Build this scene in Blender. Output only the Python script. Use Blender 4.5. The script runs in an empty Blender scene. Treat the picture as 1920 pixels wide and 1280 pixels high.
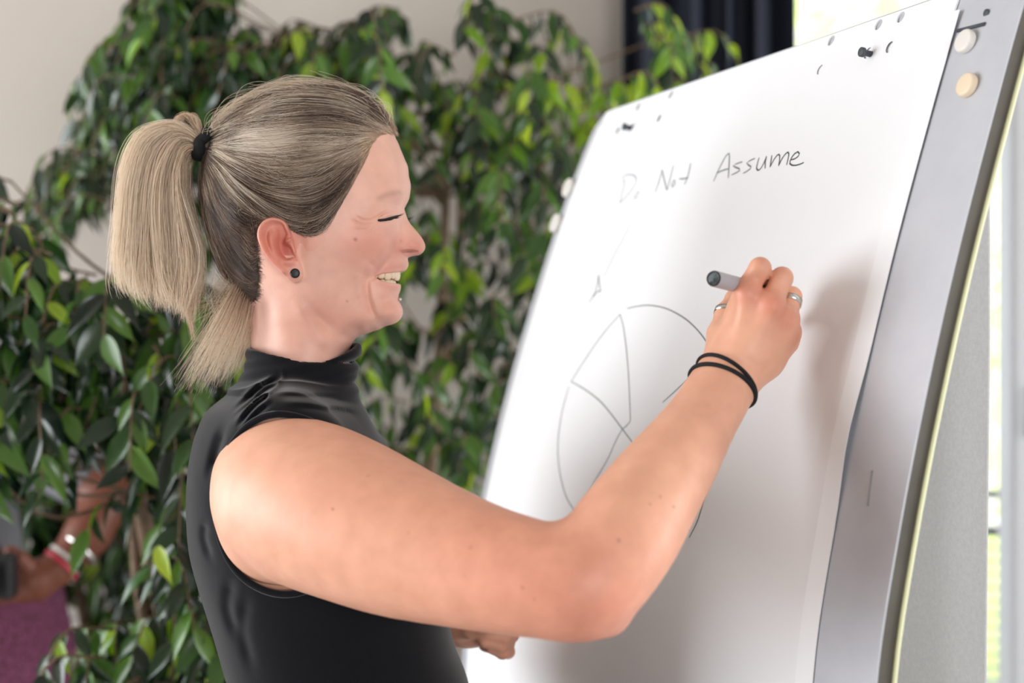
import bpy, bmesh, math, random
import numpy as np
from mathutils import Vector, Matrix
from mathutils.geometry import delaunay_2d_cdt

random.seed(7)
rng = np.random.default_rng(7)
SC = bpy.context.scene
COL = SC.collection

# ------------------------------------------------------------------ camera, world, light
F = 1920 * 50.0 / 36.0            # focal length in pixels of the 1920 px frame
CX, CY, CAMZ = 960.0, 640.0, 1.5
cam_data = bpy.data.cameras.new('camera')
cam_data.lens = 50.0
cam_data.sensor_width = 36.0
cam_data.clip_start = 0.05
cam_data.dof.use_dof = True
cam_data.dof.focus_distance = 1.20
cam_data.dof.aperture_fstop = 3.6
cam = bpy.data.objects.new('camera', cam_data)
cam.location = (0, 0, CAMZ)
cam.rotation_euler = (math.pi / 2, 0, 0)
COL.objects.link(cam)
SC.camera = cam

w = bpy.data.worlds.new('overcast_sky')
SC.world = w
w.use_nodes = True
bg = w.node_tree.nodes['Background']
bg.inputs['Color'].default_value = (0.94, 0.975, 1.0, 1)
bg.inputs['Strength'].default_value = 2.2

SC.view_settings.view_transform = 'Standard'
SC.view_settings.look = 'None'
SC.view_settings.gamma = 1.0
SC.view_settings.use_curve_mapping = False
SC.view_settings.exposure = 0.18
SC.cycles.use_denoising = True
SC.cycles.max_bounces = 8
SC.cycles.transparent_max_bounces = 12


def area_light(name, loc, target, sx, sy, power, col=(1, 1, 1)):
    d = bpy.data.lights.new(name, 'AREA')
    d.shape = 'RECTANGLE'
    d.size, d.size_y = sx, sy
    d.energy = power
    d.color = col
    o = bpy.data.objects.new(name, d)
    o.location = loc
    o.rotation_euler = (Vector(target) - Vector(loc)).to_track_quat('-Z', 'Y').to_euler()
    COL.objects.link(o)
    return o


area_light('left_window_daylight', (-3.5, 1.25, 1.5), (0.0, 1.25, 1.45), 2.9, 1.95, 104, (0.94, 0.975, 1.0))
area_light('rear_fill_light', (1.5, -3.1, 1.6), (0.6, 1.0, 1.4), 1.7, 1.5, 56, (0.95, 0.98, 1.0))  # added fill lamp on the camera side, not a known window

area_light('right_fill_light', (3.5, 1.55, 1.5), (0.0, 1.3, 1.45), 2.4, 1.85, 80, (0.95, 0.98, 1.0))  # added lamp that backlights the turned pages and the board's rear edge


# ------------------------------------------------------------------ helpers
def px(u, v, Y):
    return np.array([(u - CX) / F * Y, Y, CAMZ - (v - CY) / F * Y])


def mat(name, col=(0.8, 0.8, 0.8), rough=0.5, metal=0.0, **kw):
    m = bpy.data.materials.new(name)
    m.use_nodes = True
    b = m.node_tree.nodes['Principled BSDF']
    b.inputs['Base Color'].default_value = (*col, 1)
    b.inputs['Roughness'].default_value = rough
    b.inputs['Metallic'].default_value = metal
    for k, val in kw.items():
        b.inputs[k.replace('_', ' ')].default_value = val
    return m


def bsdf(m):
    return m.node_tree.nodes['Principled BSDF']


def noise_col(m, c1, c2, scale=8, detail=4, coord='Object', rough=0.6, lo=0.3, hi=0.7):
    nt = m.node_tree
    tc = nt.nodes.new('ShaderNodeTexCoord')
    n = nt.nodes.new('ShaderNodeTexNoise')
    n.inputs['Scale'].default_value = scale
    n.inputs['Detail'].default_value = detail
    n.inputs['Roughness'].default_value = rough
    r = nt.nodes.new('ShaderNodeValToRGB')
    r.color_ramp.elements[0].position = lo
    r.color_ramp.elements[1].position = hi
    r.color_ramp.elements[0].color = (*c1, 1)
    r.color_ramp.elements[1].color = (*c2, 1)
    nt.links.new(tc.outputs[coord], n.inputs['Vector'])
    nt.links.new(n.outputs['Fac'], r.inputs['Fac'])
    nt.links.new(r.outputs['Color'], bsdf(m).inputs['Base Color'])
    return n


def bump(m, scale, strength, dist=0.001, detail=3, coord='Object', stretch=None):
    nt = m.node_tree
    tc = nt.nodes.new('ShaderNodeTexCoord')
    n = nt.nodes.new('ShaderNodeTexNoise')
    n.inputs['Scale'].default_value = scale
    n.inputs['Detail'].default_value = detail
    b = nt.nodes.new('ShaderNodeBump')
    b.inputs['Strength'].default_value = strength
    b.inputs['Distance'].default_value = dist
    if stretch:
        mp = nt.nodes.new('ShaderNodeMapping')
        mp.inputs['Scale'].default_value = stretch
        nt.links.new(tc.outputs[coord], mp.inputs['Vector'])
        nt.links.new(mp.outputs['Vector'], n.inputs['Vector'])
    else:
        nt.links.new(tc.outputs[coord], n.inputs['Vector'])
    nt.links.new(n.outputs['Fac'], b.inputs['Height'])
    nt.links.new(b.outputs['Normal'], bsdf(m).inputs['Normal'])


def link(name, me, m=None, parent=None, smooth=True):
    o = bpy.data.objects.new(name, me)
    if m is not None and len(me.materials) == 0:
        me.materials.append(m)
    if smooth and hasattr(me, 'polygons') and len(me.polygons):
        me.polygons.foreach_set('use_smooth', np.ones(len(me.polygons), dtype=bool))
    COL.objects.link(o)
    if parent is not None:
        o.parent = parent
        o.matrix_parent_inverse = Matrix.Translation(parent.location).inverted() if parent.parent is None else Matrix.Identity(4)
    return o


def from_py(name, V, Fc, m=None, parent=None, smooth=True):
    me = bpy.data.meshes.new(name)
    me.from_pydata([tuple(map(float, v)) for v in V], [], [tuple(map(int, f)) for f in Fc])
    me.update()
    return link(name, me, m, parent, smooth)


def from_bm(name, bm, m=None, parent=None, smooth=True):
    me = bpy.data.meshes.new(name)
    bm.to_mesh(me)
    bm.free()
    return link(name, me, m, parent, smooth)


def tag(o, label=None, cat=None, group=None, kind=None):
    if label:
        o['label'] = label
    if cat:
        o['category'] = cat
    if group:
        o['group'] = group
    if kind:
        o['kind'] = kind
    return o


def empty(name, loc):
    o = bpy.data.objects.new(name, None)
    o.location = loc
    COL.objects.link(o)
    return o


def box_bm(bm, lo, hi, bev=0.0):
    lo, hi = Vector(lo), Vector(hi)
    r = bmesh.ops.create_cube(bm, size=1.0, matrix=Matrix.Translation((lo + hi) / 2) @ Matrix.Diagonal((*(hi - lo), 1)))
    if bev:
        es = list({e for v in r['verts'] for e in v.link_edges})
        bmesh.ops.bevel(bm, geom=es, offset=bev, segments=2, affect='EDGES', profile=0.5)


def box(name, lo, hi, m, parent=None, bev=0.0):
    bm = bmesh.new()
    box_bm(bm, lo, hi, bev)
    return from_bm(name, bm, m, parent, smooth=False)


def tube_vf(P, R, n=10, caps=True, closed=False):
    """vertices and faces of a tube along the points P with radii R"""
    P = np.asarray(P, float)
    N = len(P)
    R = np.ones(N) * R if np.isscalar(R) else np.asarray(R, float)
    if closed:
        T = np.roll(P, -1, 0) - np.roll(P, 1, 0)
    else:
        T = np.gradient(P, axis=0)
    T /= np.linalg.norm(T, axis=1)[:, None] + 1e-12
    ref = np.array([0, 0, 1.0]) if abs(T[0, 2]) < 0.9 else np.array([1.0, 0, 0])
    u = np.cross(T[0], ref)
    u /= np.linalg.norm(u)
    V = []
    for i in range(N):
        u = u - T[i] * np.dot(u, T[i])
        u /= np.linalg.norm(u) + 1e-12
        v = np.cross(T[i], u)
        for k in range(n):
            a = 2 * math.pi * k / n
            V.append(P[i] + R[i] * (math.cos(a) * u + math.sin(a) * v))
    Fc = []
    for i in range(N if closed else N - 1):
        j = (i + 1) % N
        for k in range(n):
            Fc.append((i * n + k, i * n + (k + 1) % n, j * n + (k + 1) % n, j * n + k))
    if caps and not closed:
        Fc.append(tuple(range(n - 1, -1, -1)))
        Fc.append(tuple((N - 1) * n + k for k in range(n)))
    return V, Fc


def tube(name, P, R, m, parent=None, n=10, closed=False):
    V, Fc = tube_vf(P, R, n, True, closed)
    return from_py(name, V, Fc, m, parent)


def tubes(name, chains, m, parent=None, n=6):
    V, Fc = [], []
    for P, R in chains:
        a, b = tube_vf(P, R, n)
        o = len(V)
        V += a
        Fc += [tuple(i + o for i in f) for f in b]
    return from_py(name, V, Fc, m, parent)


def lathe(name, prof, origin, axis, m, parent=None, n=24):
    """prof: (distance along axis, radius) pairs; a solid of revolution"""
    axis = np.asarray(axis, float)
    axis /= np.linalg.norm(axis)
    ref = np.array([0, 0, 1.0]) if abs(axis[2]) < 0.9 else np.array([1.0, 0, 0])
    u = np.cross(axis, ref)
    u /= np.linalg.norm(u)
    v = np.cross(axis, u)
    V, Fc = [], []
    for s, r in prof:
        for k in range(n):
            a = 2 * math.pi * k / n
            V.append(np.asarray(origin) + axis * s + max(r, 1e-5) * (math.cos(a) * u + math.sin(a) * v))
    for i in range(len(prof) - 1):
        for k in range(n):
            Fc.append((i * n + k, i * n + (k + 1) % n, (i + 1) * n + (k + 1) % n, (i + 1) * n + k))
    Fc.append(tuple(range(n - 1, -1, -1)))
    Fc.append(tuple((len(prof) - 1) * n + k for k in range(n)))
    return from_py(name, V, Fc, m, parent)


def hermite(x, xs, ys):
    xs, ys = np.asarray(xs, float), np.asarray(ys, float)
    o = np.argsort(xs)
    xs, ys = xs[o], ys[o]
    d = np.diff(ys) / np.diff(xs)
    m = np.concatenate([[d[0]], (d[1:] + d[:-1]) / 2, [d[-1]]])
    x = np.clip(x, xs[0], xs[-1])
    i = np.clip(np.searchsorted(xs, x) - 1, 0, len(xs) - 2)
    h = xs[i + 1] - xs[i]
    t = (x - xs[i]) / h
    return ((2 * t**3 - 3 * t**2 + 1) * ys[i] + (t**3 - 2 * t**2 + t) * h * m[i]
            + (-2 * t**3 + 3 * t**2) * ys[i + 1] + (t**3 - t**2) * h * m[i + 1])


def spline(pts, n):
    """n points on a Catmull-Rom curve through pts"""
    P = np.asarray(pts, float)
    k = np.arange(len(P))
    t = np.linspace(0, len(P) - 1, n)
    return np.stack([hermite(t, k, P[:, j]) for j in range(P.shape[1])], 1)


# ------------------------------------------------------------------ signed-distance modelling
def smin(a, b, k):
    h = np.clip(0.5 + 0.5 * (b - a) / k, 0, 1)
    return b * (1 - h) + a * h - k * h * (1 - h)


def smax(a, b, k):
    return -smin(-a, -b, k)


def rcone(p, a, b, ra, rb):
    ba = b - a
    pa = p - a
    t = np.clip(pa @ ba / (ba @ ba), 0, 1)
    return np.linalg.norm(pa - t[:, None] * ba, axis=1) - (ra + (rb - ra) * t)


def sph(p, c, r):
    return np.linalg.norm(p - c, axis=1) - r


def ellip(p, c, r):
    q = (p - c) / r
    k0 = np.linalg.norm(q, axis=1)
    k1 = np.linalg.norm(q / r, axis=1) + 1e-9
    return k0 * (k0 - 1) / k1


CORN = np.array([[i, j, k] for i in (0, 1) for j in (0, 1) for k in (0, 1)])
EDG = [(a, b) for a in range(8) for b in range(a + 1, 8) if np.abs(CORN[a] - CORN[b]).sum() == 1]


def mesh_sdf(f, lo, hi, h, lip=1.4, proj=2):
    """surface nets over the blocks that may hold the surface f = 0; returns vertices and quads"""
    lo, hi = np.asarray(lo, float), np.asarray(hi, float)
    B = 8
    n = np.ceil((hi - lo) / (h * B)).astype(int)
    bi = np.stack(np.meshgrid(*[np.arange(k) for k in n], indexing='ij'), -1).reshape(-1, 3)
    val = np.concatenate([f(lo + (c + 0.5) * B * h) for c in np.array_split(bi, max(1, len(bi) // 200000))])
    bi = bi[np.abs(val) < lip * 0.5 * math.sqrt(3) * B * h]
    NX = n * B + 2
    loc = np.stack(np.meshgrid(*[np.arange(B + 1)] * 3, indexing='ij'), -1).reshape(-1, 3)
    cid_all, pos_all, edges_all = [], [], []
    for ch in np.array_split(bi, max(1, len(bi) // 400)):
        if not len(ch):
            continue
        g = ch[:, None, :] * B + loc[None]
        v = f((lo + g.reshape(-1, 3) * h)).reshape(len(ch), B + 1, B + 1, B + 1)
        v = np.where(v == 0, 1e-9, v)
        s = v < 0
        cv = np.stack([v[:, a:a + B, b:b + B, c:c + B] for a, b, c in CORN], -1)
        cs = cv < 0
        act = cs.any(-1) & ~cs.all(-1)
        idx = np.argwhere(act)
        if not len(idx):
            continue
        cvv = cv[act]
        acc = np.zeros((len(idx), 3))
        cnt = np.zeros(len(idx))
        for a, b in EDG:
            va, vb = cvv[:, a], cvv[:, b]
            x = (va < 0) != (vb < 0)
            t = np.where(x, va / np.where(x, va - vb, 1), 0)
            acc += x[:, None] * (CORN[a] + t[:, None] * (CORN[b] - CORN[a]))
            cnt += x
        gi = ch[idx[:, 0]] * B + idx[:, 1:]
        cid_all.append((gi[:, 0] * NX[1] + gi[:, 1]) * NX[2] + gi[:, 2])
        pos_all.append(lo + (gi + acc / cnt[:, None]) * h)
        for ax in range(3):
            sl = [slice(0, B)] * 3
            s2 = list(sl)
            s2[ax] = slice(1, B + 1)
            x = s[(slice(None), *sl)] != s[(slice(None), *s2)]
            e = np.argwhere(x)
            if len(e):
                ge = ch[e[:, 0]] * B + e[:, 1:]
                edges_all.append((ax, ge, s[(slice(None), *sl)][x]))
    cid = np.concatenate(cid_all)
    pos = np.concatenate(pos_all)
    o = np.argsort(cid)
    cid, pos = cid[o], pos[o]
    quads = []
    for ax, ge, sg in edges_all:
        b, c = (ax + 1) % 3, (ax + 2) % 3
        q = []
        for db, dc in ((0, 0), (-1, 0), (-1, -1), (0, -1)):
            g = ge.copy()
            g[:, b] += db
            g[:, c] += dc
            k = (g[:, 0] * NX[1] + g[:, 1]) * NX[2] + g[:, 2]
            i = np.clip(np.searchsorted(cid, k), 0, len(cid) - 1)
            q.append(np.where(cid[i] == k, i, -1))
        q = np.stack(q, 1)
        ok = (q >= 0).all(1)
        q, sg = q[ok], sg[ok]
        q[~sg] = q[~sg][:, ::-1]
        quads.append(q)
    quads = np.concatenate(quads)
    for _ in range(proj):
        e = h * 0.25
        f0 = f(pos)
        g = np.stack([f(pos + e * np.eye(3)[k]) - f0 for k in range(3)], 1) / e
        st = -(f0 / (np.sum(g * g, 1) + 1e-6))[:, None] * g
        ln = np.linalg.norm(st, axis=1)[:, None]
        pos = pos + st * np.minimum(1, 0.8 * h / (ln + 1e-12))
    return pos, quads


def np_mesh(name, V, Q):
    me = bpy.data.meshes.new(name)
    me.vertices.add(len(V))
    me.vertices.foreach_set('co', np.asarray(V, np.float32).ravel())
    k = Q.shape[1]
    me.loops.add(Q.size)
    me.loops.foreach_set('vertex_index', Q.astype(np.int32).ravel())
    me.polygons.add(len(Q))
    me.polygons.foreach_set('loop_start', np.arange(0, Q.size, k, dtype=np.int32))
    me.update(calc_edges=True)
    return me


def color_attr(me, C, name='Col'):
    a = me.color_attributes.new(name, 'FLOAT_COLOR', 'POINT')
    C4 = np.ones((len(C), 4), np.float32)
    C4[:, :3] = C
    a.data.foreach_set('color', C4.ravel())


# ------------------------------------------------------------------ materials
def srgb(r, g, b):
    return tuple(((c / 255) / 12.92 if c / 255 < 0.04045 else ((c / 255 + 0.055) / 1.055) ** 2.4) for c in (r, g, b))


M = {}
M['wall'] = mat('wall_paint', srgb(186, 177, 169), 0.85)
noise_col(M['wall'], srgb(183, 174, 166), srgb(189, 180, 172), 2.0)
M['floor'] = mat('floor_carpet', srgb(168, 164, 162), 0.9)
noise_col(M['floor'], srgb(158, 154, 152), srgb(178, 174, 172), 60)
M['frame_white'] = mat('window_frame_white', srgb(186, 187, 190), 0.45)
M['metal'] = mat('board_enamel', srgb(196, 198, 205), 0.5, 0.2)
noise_col(M['metal'], srgb(193, 195, 203), srgb(199, 201, 207), 30)
M['dark_edge'] = mat('board_edge_dark', srgb(92, 88, 80), 0.5, 0.3)
noise_col(M['dark_edge'], srgb(86, 82, 75), srgb(98, 94, 86), 25)
M['edge_pale'] = mat('edge_glint_pale', srgb(238, 240, 196), 0.6)  # colour carries the light on the board's rear edge
M['paper'] = mat('paper_white', srgb(243, 244, 247), 0.75)
M['paper_grey'] = mat('paper_back_recycled', srgb(206, 206, 207), 0.9)
noise_col(M['paper_grey'], srgb(192, 192, 194), srgb(222, 222, 222), 260, 5, rough=0.75)
def translucent(m, fac):
    nt = m.node_tree
    t = nt.nodes.new('ShaderNodeBsdfTranslucent')
    t.inputs['Color'].default_value = (0.76, 0.75, 0.73, 1)
    x = nt.nodes.new('ShaderNodeMixShader')
    x.inputs[0].default_value = fac
    nt.links.new(bsdf(m).outputs[0], x.inputs[1])
    nt.links.new(t.outputs[0], x.inputs[2])
    nt.links.new(x.outputs[0], nt.nodes['Material Output'].inputs['Surface'])


translucent(M['paper_grey'], 0.46)
M['ink'] = mat('marker_ink', srgb(112, 120, 118), 0.6)
M['ink_light'] = mat('marker_ink_faded', srgb(118, 123, 127), 0.6)
M['ink_faint'] = mat('marker_ink_dry', srgb(150, 153, 159), 0.6)
M['ink_dark'] = mat('marker_ink_fresh', srgb(66, 72, 74), 0.6)
M['black'] = mat('black_plastic', srgb(28, 28, 32), 0.45)
M['dark_hole'] = mat('dark_recess', srgb(70, 74, 80), 0.6)
M['hole_grey'] = mat('hole_grey', srgb(176, 178, 182), 0.7)
M['magnet_white'] = mat('magnet_white', srgb(232, 228, 222), 0.4)
M['magnet_cream'] = mat('magnet_cream', srgb(238, 218, 190), 0.4)
M['marker_grey'] = mat('marker_barrel', srgb(176, 174, 180), 0.4)
M['marker_end'] = mat('marker_end_plug', srgb(104, 116, 118), 0.5)
noise_col(M['marker_end'], srgb(96, 107, 110), srgb(120, 132, 132), 400)
M['silver'] = mat('silver', srgb(222, 220, 214), 0.22, 1.0)
M['tie'] = mat('black_elastic', srgb(16, 16, 19), 0.8)
bump(M['tie'], 900, 0.5, 0.0005)
M['curtain'] = mat('curtain_navy', srgb(27, 33, 50), 0.75)
bump(M['curtain'], 500, 0.3, 0.001)
M['shirt'] = mat('black_jersey', srgb(14, 15, 20), 0.9)
M['shirt'].node_tree.nodes['Principled BSDF'].inputs['Sheen Weight'].default_value = 0.22
M['shirt'].node_tree.nodes['Principled BSDF'].inputs['Sheen Roughness'].default_value = 0.4
bsdf(M['shirt']).inputs['Specular IOR Level'].default_value = 0.22
bump(M['shirt'], 1400, 0.25, 0.0004)
M['trousers'] = mat('dark_denim', srgb(38, 42, 54), 0.85)
M['tooth'] = mat('tooth_enamel', srgb(240, 224, 196), 0.25)
M['eye'] = mat('eye_white', srgb(170, 160, 155), 0.1)
M['lash'] = mat('lash_black', srgb(18, 14, 14), 0.6)
M['bark'] = mat('ficus_bark', srgb(122, 98, 78), 0.85)
noise_col(M['bark'], srgb(98, 78, 62), srgb(142, 118, 96), 40)
M['pot'] = mat('planter_grey', srgb(96, 96, 98), 0.6)
M['soil'] = mat('potting_soil', srgb(58, 44, 34), 0.95)


def skin_mat(name, sss=0.12):
    m = mat(name, (0.8, 0.5, 0.4), 0.46)
    nt = m.node_tree
    a = nt.nodes.new('ShaderNodeAttribute')
    a.attribute_name = 'Col'
    tc = nt.nodes.new('ShaderNodeTexCoord')
    n = nt.nodes.new('ShaderNodeTexNoise')
    n.inputs['Scale'].default_value = 55
    n.inputs['Detail'].default_value = 6
    r = nt.nodes.new('ShaderNodeValToRGB')
    r.color_ramp.elements[0].color = (0.92, 0.885, 0.87, 1)
    r.color_ramp.elements[1].color = (1.06, 1.06, 1.06, 1)
    r.color_ramp.elements[0].position = 0.25
    r.color_ramp.elements[1].position = 0.7
    mx = nt.nodes.new('ShaderNodeMix')
    mx.data_type = 'RGBA'
    mx.blend_type = 'MULTIPLY'
    mx.inputs['Factor'].default_value = 1.0
    nt.links.new(tc.outputs['Object'], n.inputs['Vector'])
    nt.links.new(n.outputs['Fac'], r.inputs['Fac'])
    nt.links.new(a.outputs['Color'], mx.inputs['A'])
    nt.links.new(r.outputs['Color'], mx.inputs['B'])
    nt.links.new(mx.outputs['Result'], bsdf(m).inputs['Base Color'])
    b = bsdf(m)
    b.inputs['Subsurface Weight'].default_value = sss
    b.inputs['Subsurface Radius'].default_value = (1.0, 0.35, 0.2)
    b.inputs['Subsurface Scale'].default_value = 0.006
    b.inputs['Specular IOR Level'].default_value = 0.45
    n2 = nt.nodes.new('ShaderNodeTexNoise')
    n2.inputs['Scale'].default_value = 900
    n2.inputs['Detail'].default_value = 2
    bp = nt.nodes.new('ShaderNodeBump')
    bp.inputs['Strength'].default_value = 0.12
    bp.inputs['Distance'].default_value = 0.0006
    nt.links.new(tc.outputs['Object'], n2.inputs['Vector'])
    nt.links.new(n2.outputs['Fac'], bp.inputs['Height'])
    nt.links.new(bp.outputs['Normal'], b.inputs['Normal'])
    return m


M['skin'] = skin_mat('skin')


def hair_mat(name):
    m = bpy.data.materials.new(name)
    m.use_nodes = True
    nt = m.node_tree
    b = bsdf(m)
    a = nt.nodes.new('ShaderNodeAttribute')
    a.attribute_name = 'Col'
    nt.links.new(a.outputs['Color'], b.inputs['Base Color'])
    b.inputs['Roughness'].default_value = 0.4
    b.inputs['Specular IOR Level'].default_value = 0.55
    tr = nt.nodes.new('ShaderNodeBsdfTranslucent')
    nt.links.new(a.outputs['Color'], tr.inputs['Color'])
    mx = nt.nodes.new('ShaderNodeMixShader')
    mx.inputs[0].default_value = 0.22
    out = nt.nodes['Material Output']
    nt.links.new(b.outputs[0], mx.inputs[1])
    nt.links.new(tr.outputs[0], mx.inputs[2])
    nt.links.new(mx.outputs[0], out.inputs['Surface'])
    return m


M['hair'] = hair_mat('hair_strand')
M['hair_base'] = mat('hair_underlayer', srgb(70, 54, 44), 0.7)


def leaf_mat(name, dark, light, rough, trans):
    m = bpy.data.materials.new(name)
    m.use_nodes = True
    nt = m.node_tree
    b = bsdf(m)
    oi = nt.nodes.new('ShaderNodeAttribute')
    oi.attribute_name = 'leafcol'
    oinfo = nt.nodes.new('ShaderNodeObjectInfo')
    ad = nt.nodes.new('ShaderNodeMath')
    ad.operation = 'ADD'
    fr = nt.nodes.new('ShaderNodeMath')
    fr.operation = 'FRACT'
    nt.links.new(oi.outputs['Fac'], ad.inputs[0])
    nt.links.new(oinfo.outputs['Random'], ad.inputs[1])
    nt.links.new(ad.outputs[0], fr.inputs[0])
    r = nt.nodes.new('ShaderNodeValToRGB')
    r.color_ramp.elements[0].color = (*dark, 1)
    r.color_ramp.elements[1].color = (*light, 1)
    nt.links.new(fr.outputs[0], r.inputs['Fac'])
    nt.links.new(r.outputs['Color'], b.inputs['Base Color'])
    b.inputs['Roughness'].default_value = rough
    b.inputs['Specular IOR Level'].default_value = 0.6
    tr = nt.nodes.new('ShaderNodeBsdfTranslucent')
    hs = nt.nodes.new('ShaderNodeHueSaturation')
    hs.inputs['Hue'].default_value = 0.47
    hs.inputs['Saturation'].default_value = 1.15
    hs.inputs['Value'].default_value = 2.4
    nt.links.new(r.outputs['Color'], hs.inputs['Color'])
    nt.links.new(hs.outputs['Color'], tr.inputs['Color'])
    mx = nt.nodes.new('ShaderNodeMixShader')
    mx.inputs[0].default_value = trans
    out = nt.nodes['Material Output']
    nt.links.new(b.outputs[0], mx.inputs[1])
    nt.links.new(tr.outputs[0], mx.inputs[2])
    nt.links.new(mx.outputs[0], out.inputs['Surface'])
    return m


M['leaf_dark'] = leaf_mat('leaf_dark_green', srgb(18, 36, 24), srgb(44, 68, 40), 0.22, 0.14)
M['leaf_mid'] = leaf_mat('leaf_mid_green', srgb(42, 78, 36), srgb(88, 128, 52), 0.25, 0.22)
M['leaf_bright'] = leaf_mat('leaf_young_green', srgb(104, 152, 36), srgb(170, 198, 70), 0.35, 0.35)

# ------------------------------------------------------------------ the room
WALL_Y = 3.12
struct = []


def st(o):
    o['kind'] = 'structure'
    return o


st(box('floor', (-3.6, -3.2, -0.05), (3.6, WALL_Y + 0.2, 0.0), M['floor']))
st(box('ceiling', (-3.6, -3.2, 2.75), (3.6, WALL_Y + 0.2, 2.8), M['wall']))


def wall_with_window(name, axis, pos, th, a0, a1, o0, o1, z0, z1):
    """a wall across one axis with a window opening a0..a1 wide, built of four panels"""
    r = empty(name, (pos, 0, 0) if axis == 'x' else (0, pos, 0))
    st(r)
    for lo_a, hi_a, lo_z, hi_z in ((a0, o0, 0, 2.75), (o1, a1, 0, 2.75), (o0, o1, 0, z0), (o0, o1, z1, 2.75)):
        if axis == 'x':
            box('wall_panel', (pos, lo_a, lo_z), (pos + th, hi_a, hi_z), M['wall'], r)
        else:
            box('wall_panel', (lo_a, pos, lo_z), (hi_a, pos + th, hi_z), M['wall'], r)
    return r


wall_with_window('wall_left', 'x', -3.6, 0.2, -3.0, WALL_Y, -0.25, 2.75, 0.5, 2.45)
wall_with_window('wall_front', 'y', -3.2, 0.2, -3.6, 3.6, 0.6, 2.4, 0.8, 2.4)  # opening made up to admit the rear fill lamp
wall_with_window('wall_right', 'x', 3.4, 0.2, -3.0, WALL_Y, 0.3, 2.8, 0.5, 2.45)  # opening made up to admit the right fill lamp
WIN = (0.50, 2.3, 0.12, 2.45)       # window opening in the back wall: x0, x1, z0, z1
wall = empty('wall_back', (0, WALL_Y, 0))
st(wall)
box('wall_panel', (-3.6, WALL_Y, 0), (WIN[0], WALL_Y + 0.2, 2.75), M['wall'], wall)
box('wall_panel', (WIN[1], WALL_Y, 0), (3.6, WALL_Y + 0.2, 2.75), M['wall'], wall)
box('lintel', (WIN[0], WALL_Y, WIN[3]), (WIN[1], WALL_Y + 0.2, 2.75), M['wall'], wall)
box('sill_panel', (WIN[0], WALL_Y, 0), (WIN[1], WALL_Y + 0.2, WIN[2]), M['wall'], wall)
st(box('baseboard_back', (-3.4, WALL_Y - 0.015, 0), (WIN[0] - 0.02, WALL_Y - 0.001, 0.08), M['frame_white'], None, 0.003))

win = empty('window_1', (1.3, WALL_Y + 0.08, WIN[2]))
st(win)
yw0, yw1 = WALL_Y + 0.04, WALL_Y + 0.12
bx = 1.104
box('frame', (WIN[0], yw0, WIN[2]), (WIN[0] + 0.06, yw1, WIN[3]), M['frame_white'], win, 0.006)
box('frame', (WIN[1] - 0.06, yw0, WIN[2]), (WIN[1], yw1, WIN[3]), M['frame_white'], win, 0.006)
box('frame', (WIN[0] + 0.06, yw0, WIN[3] - 0.06), (WIN[1] - 0.06, yw1, WIN[3]), M['frame_white'], win, 0.006)
box('frame', (WIN[0] + 0.06, yw0, WIN[2]), (WIN[1] - 0.06, yw1, WIN[2] + 0.06), M['frame_white'], win, 0.006)
box('mullion', (bx, yw0 - 0.02, WIN[2] + 0.06), (bx + 0.11, yw1, WIN[3] - 0.06), M['frame_white'], win, 0.01)
lathe('handle', [(0, 0.004), (0.0, 0.009), (0.11, 0.008), (0.112, 0.002)], (bx + 0.028, yw0 - 0.045, 1.29), (0, 0, 1), M['frame_white'], win, 12)
gm = bpy.data.materials.new('clear_glass')
gm.use_nodes = True
_nt = gm.node_tree
_t = _nt.nodes.new('ShaderNodeBsdfTransparent')
_g = _nt.nodes.new('ShaderNodeBsdfGlossy')
_g.inputs['Roughness'].default_value = 0.02
_x = _nt.nodes.new('ShaderNodeMixShader')
_x.inputs[0].default_value = 0.05
_nt.links.new(_t.outputs[0], _x.inputs[1])
_nt.links.new(_g.outputs[0], _x.inputs[2])
_nt.links.new(_x.outputs[0], _nt.nodes['Material Output'].inputs['Surface'])
box('pane', (WIN[0] + 0.06, yw0 + 0.036, WIN[2] + 0.06), (bx, yw0 + 0.042, WIN[3] - 0.06), gm, win)
box('pane', (bx + 0.11, yw0 + 0.036, WIN[2] + 0.06), (WIN[1] - 0.06, yw0 + 0.042, WIN[3] - 0.06), gm, win)

# curtain: one long pleated panel
cu = []
NC = 150
x0, x1 = 0.229, 0.588
for i in range(NC + 1):
    s = i / NC
    ph = s * 2 * math.pi * 4.6 + 0.9 * math.sin(s * 9)
    cu.append((x0 + (x1 - x0) * s + 0.008 * math.sin(ph * 2 + 1), 2.985 + 0.038 * math.sin(ph) + 0.012 * math.sin(ph * 2.3 + 2)))
V, Q = [], []
zs = np.linspace(0.03, 2.6, 9)
for z in zs:
    for (x, y) in cu:
        V.append((x, y, z))
nc = NC + 1
for k in range(len(zs) - 1):
    for i in range(NC):
        Q.append((k * nc + i, k * nc + i + 1, (k + 1) * nc + i + 1, (k + 1) * nc + i))
cur = from_py('curtain', V, Q, M['curtain'])
sm = cur.modifiers.new('thickness', 'SOLIDIFY')
sm.thickness = 0.004
tag(cur, 'long navy black pleated curtain hanging beside the bright window', 'curtain')
rod = tube('curtain_rod', [(0.1, 2.985, 2.62), (2.5, 2.985, 2.62)], 0.014, M['frame_white'], None, 12)
for x in (0.15, 2.4):
    V, Q = tube_vf([(x, 2.985, 2.62), (x, WALL_Y + 0.005, 2.62)], 0.008, 8)
    from_py('bracket', V, Q, M['frame_white'], rod)
tag(rod, 'white curtain rod above the navy curtain and window', 'curtain rod')

# ------------------------------------------------------------------ outside
M['rail'] = mat('rail_grey', srgb(92, 96, 108), 0.5)
rail = empty('balcony_railing', (1.6, 4.3, 0))


def zpx(v, Y):
    return CAMZ - (v - CY) / F * Y


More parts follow.
